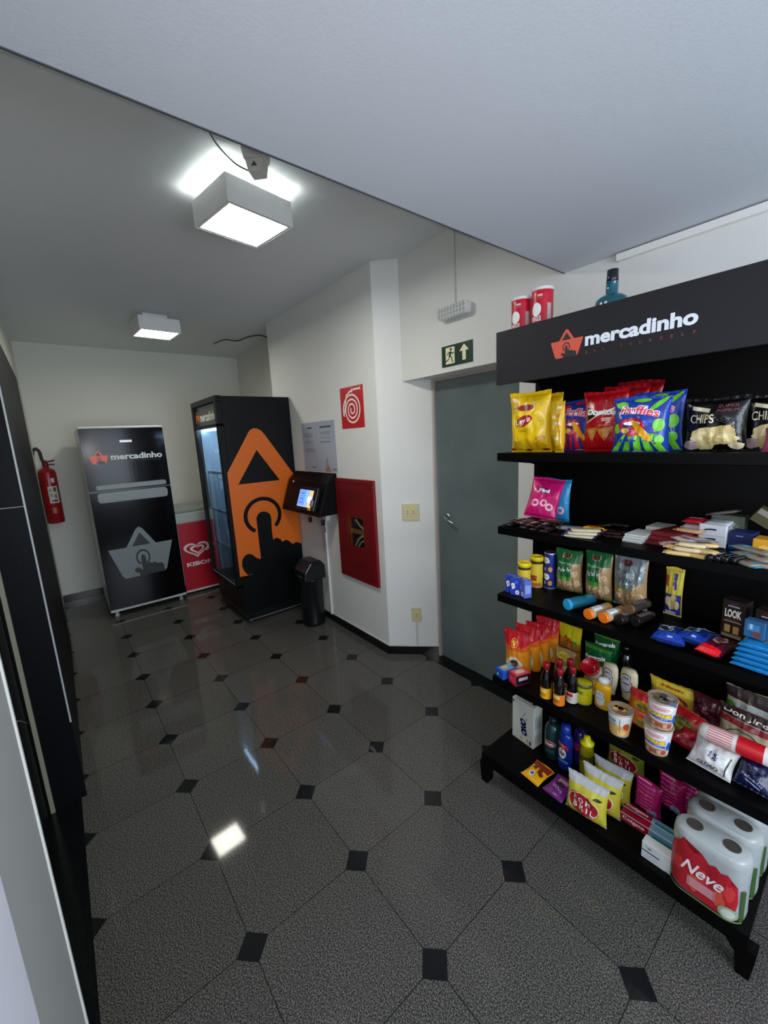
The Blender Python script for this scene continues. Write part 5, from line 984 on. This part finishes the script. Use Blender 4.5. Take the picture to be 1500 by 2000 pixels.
bag('steel_wool_bag', 'yellow-green bag at the back of the steel wool row', 'steel wool bag', (0.535, 1.385, S5), .145, .140, .045, '#8a9428', bom, rz=0, seed=66, seal='#a8aaac')
def mg(p): [p.rect(-.1, .85 - i * .10, 1.4 - .1 * (i % 3), .035, ink(('#e04a8c', '#b84a9c', '#d86a6a')[i % 3]), 1) for i in range(7)]; p.blob(.5, .2, .35, .12, ink('#8fa4c8'), 2, seed=3); p.rect(-.3, .94, 1.0, .03, ink('#f0a0b8'), 1)
bag('pad_packet', 'magenta soft packet in front of the others beside the steel wool bags', 'packet', (0.664, 1.245, S5), .092, .135, .04, '#b01866', mg, rz=-6, seed=67)
bag('pad_packet', 'magenta soft packet in the middle, behind the front one', 'packet', (0.715, 1.320, S5), .090, .140, .04, '#a81660', mg, rz=-6, seed=68)
bag('pad_packet', 'magenta soft packet on the right, next to the toilet paper', 'packet', (0.772, 1.345, S5), .086, .130, .04, '#9c1a74', mg, rz=-6, seed=69)
def colg(s): return lambda p: (p.rect(-.45, .5, 1.1, .9, ink('#a80c24'), 0), p.text('Colgate', -.48, .52, .85, .55, ink('#ecdcdc'), 1, bold=.03), p.rect(.55, .62, .85, .5, ink('#6aa0c0'), 0), p.rect(.6, .25, .75, .35, ink('#1a7a70'), 1))
for i, (x, y, z, s) in enumerate(((0.692, 1.160, 0, 'front one of two'), (0.688, 1.192, 0, 'rear one of two'))):
    carton('toothpaste_box', 'long slim red and blue toothpaste box, ' + s, 'box', (x, y, S5), .165, .027, .032, '#a8bccc', colg(s), top=(colg(s) if i else (lambda p: (p.rect(-.45, .5, 1.1, .9, ink('#a80c24'), 0), p.rect(.55, .5, .85, .7, ink('#6aa0c0'), 0)))), rz=0)
carton('medicine_box', 'small white box with a navy stripe at the shelf front', 'box', (0.750, 1.076, S5), .082, .034, .060, '#cfd2ce', lambda p: (p.rect(-.35, .50, 1.25, .07, ink('#262c5c'), 1), p.rect(-.5, .80, .5, .05, ink('#9aa0a0'), 1), p.rect(-.45, .72, .25, .05, ink('#22242c'), 2), p.rect(-.3, .30, .8, .03, ink('#a8aca8'), 1), p.rect(-.3, .20, .9, .03, ink('#a8aca8'), 1), p.rect(.8, .05, .3, .06, ink('#7a7f8c'), 1)), rz=-1)

# toilet paper packs
def tp(label, y, x=0.878, seed=0):
    w, d, h = .186, .098, .205
    t = thing('toilet_paper_pack', label, 'toilet paper', (x, y, S5), -1)
    def st(r, z, n=12):
        out = []; 
        for sx, a0 in ((1, -90), (-1, 90)):
            for i in range(n + 1): a = math.radians(a0 + 180 * i / n); out.append((sx * (w / 2 - d / 2) + r * math.cos(a), r * math.sin(a), z))
        return out
    bm = bmesh.new(); rs = []
    for r_, z in ((d / 2 - .012, 0), (d / 2 - .002, .008), (d / 2, .03), (d / 2 - .002, h / 2), (d / 2, h - .03), (d / 2 - .003, h - .008), (d / 2 - .012, h)): rs.append([bm.verts.new(q) for q in st(r_, z)])
    n = len(rs[0])
    for a, b in zip(rs, rs[1:]):
        for i in range(n): bm.faces.new((a[i], a[(i + 1) % n], b[(i + 1) % n], b[i]))
    bm.faces.new(rs[0]); bm.faces.new(rs[-1])
    link('wrapper', bm, mat('#a4aaa8', .25, bump=.5, bscale=30, var=.05), t, smooth=True)
    for sx in (-1, 1):
        link('cardboard_core', lz([(.019, h - .02), (.021, h + .0012), (.016, h + .0016), (.0155, h + .0004), (0, h + .0004)], n=24, cx=sx * (w / 2 - d / 2), cy=.002), mat('#3a342c', .8), t)
    def f(u, v, o):
        x_ = u * w / 2 * .98; k = abs(x_) - (w / 2 - d / 2); yy = -(d / 2) if k <= 0 else -math.sqrt(max(1e-6, (d / 2) ** 2 - k * k)); return (x_ * (1 + o * 3), yy - o * 1.2, v * h)
    p = Print(f, .08, .2, .0012, .0005); rd = rng(seed)
    pts = [(-.98, .12), (-.6, .08), (.1, .06), (.62, .05), (.78, .14), (.84, .35), (.80, .60), (.62, .62), (.55, .74), (.40, .70), (.25, .76), (.1, .72), (-.1, .82), (-.3, .76), (-.45, .80), (-.62, .92), (-.70, .84), (-.90, .74), (-.97, .60)]
    p.poly(pts, ink('#b5202a'), 0)
    for i in range(7): p.blob(-.7 + i * .22, .45 + .2 * math.sin(i * 2.1), .14, .13, ink(('#cf3a3a', '#a8182a', '#d8543c')[i % 3]), 1, seed=i + seed)
    p.text('Neve', -.02, .50, 1.05, .20, ink('#f0e6e6'), 3, rot=-2, bold=.02, shear=.35, aspect=2.2); p.rect(-.05, .27, .75, .16, ink('#c87a80'), 2); [p.rect(-.05, .32 - i * .035, .6, .012, ink('#e8b8b8'), 3) for i in range(4)]
    p.ell(.64, .14, .24, .10, ink('#9ab08c'), 3); p.ell(.64, .14, .17, .065, ink('#c8d0c0'), 4); p.rect(0, .035, 1.9, .03, ink('#6c7a4c'), 3); p.ell(-.93, .18, .06, .07, ink('#5a7a4a'), 3); p.ell(-.86, .86, .09, .06, ink('#b8c490'), 3)
    p.rect(.93, .30, .08, .5, ink('#3a5a2c'), 2)
    p.build('printed_label', t)
tp('four-roll toilet paper pack with red flower print, foremost of the three', 1.085, seed=1)
tp('four-roll toilet paper pack, middle one of the three', 1.187, .884, 2)
tp('four-roll toilet paper pack, rearmost of the three', 1.289, .888, 3)

# ------------------------------------------------------------------ repeats share a group phrase
_k = {}
for o in list(COL.objects):
    if o.parent is None and 'label' in o.keys() and 'category' in o.keys(): _k.setdefault(o.name.split('.')[0], []).append(o)
for n, L in _k.items():
    if len(L) > 1 and 'group' not in L[0].keys():
        s = n.replace('_', ' '); s = s + ('es' if s.endswith(('x', 'ch')) else 's')
        where = ' on the angled wall end' if n == 'wall_plate' else ' under the payment console' if n == 'power_plug' else ' on the rack header' if n == 'chip_can' else ' on the shelf rack'
        for o in L: o['group'] = s + where
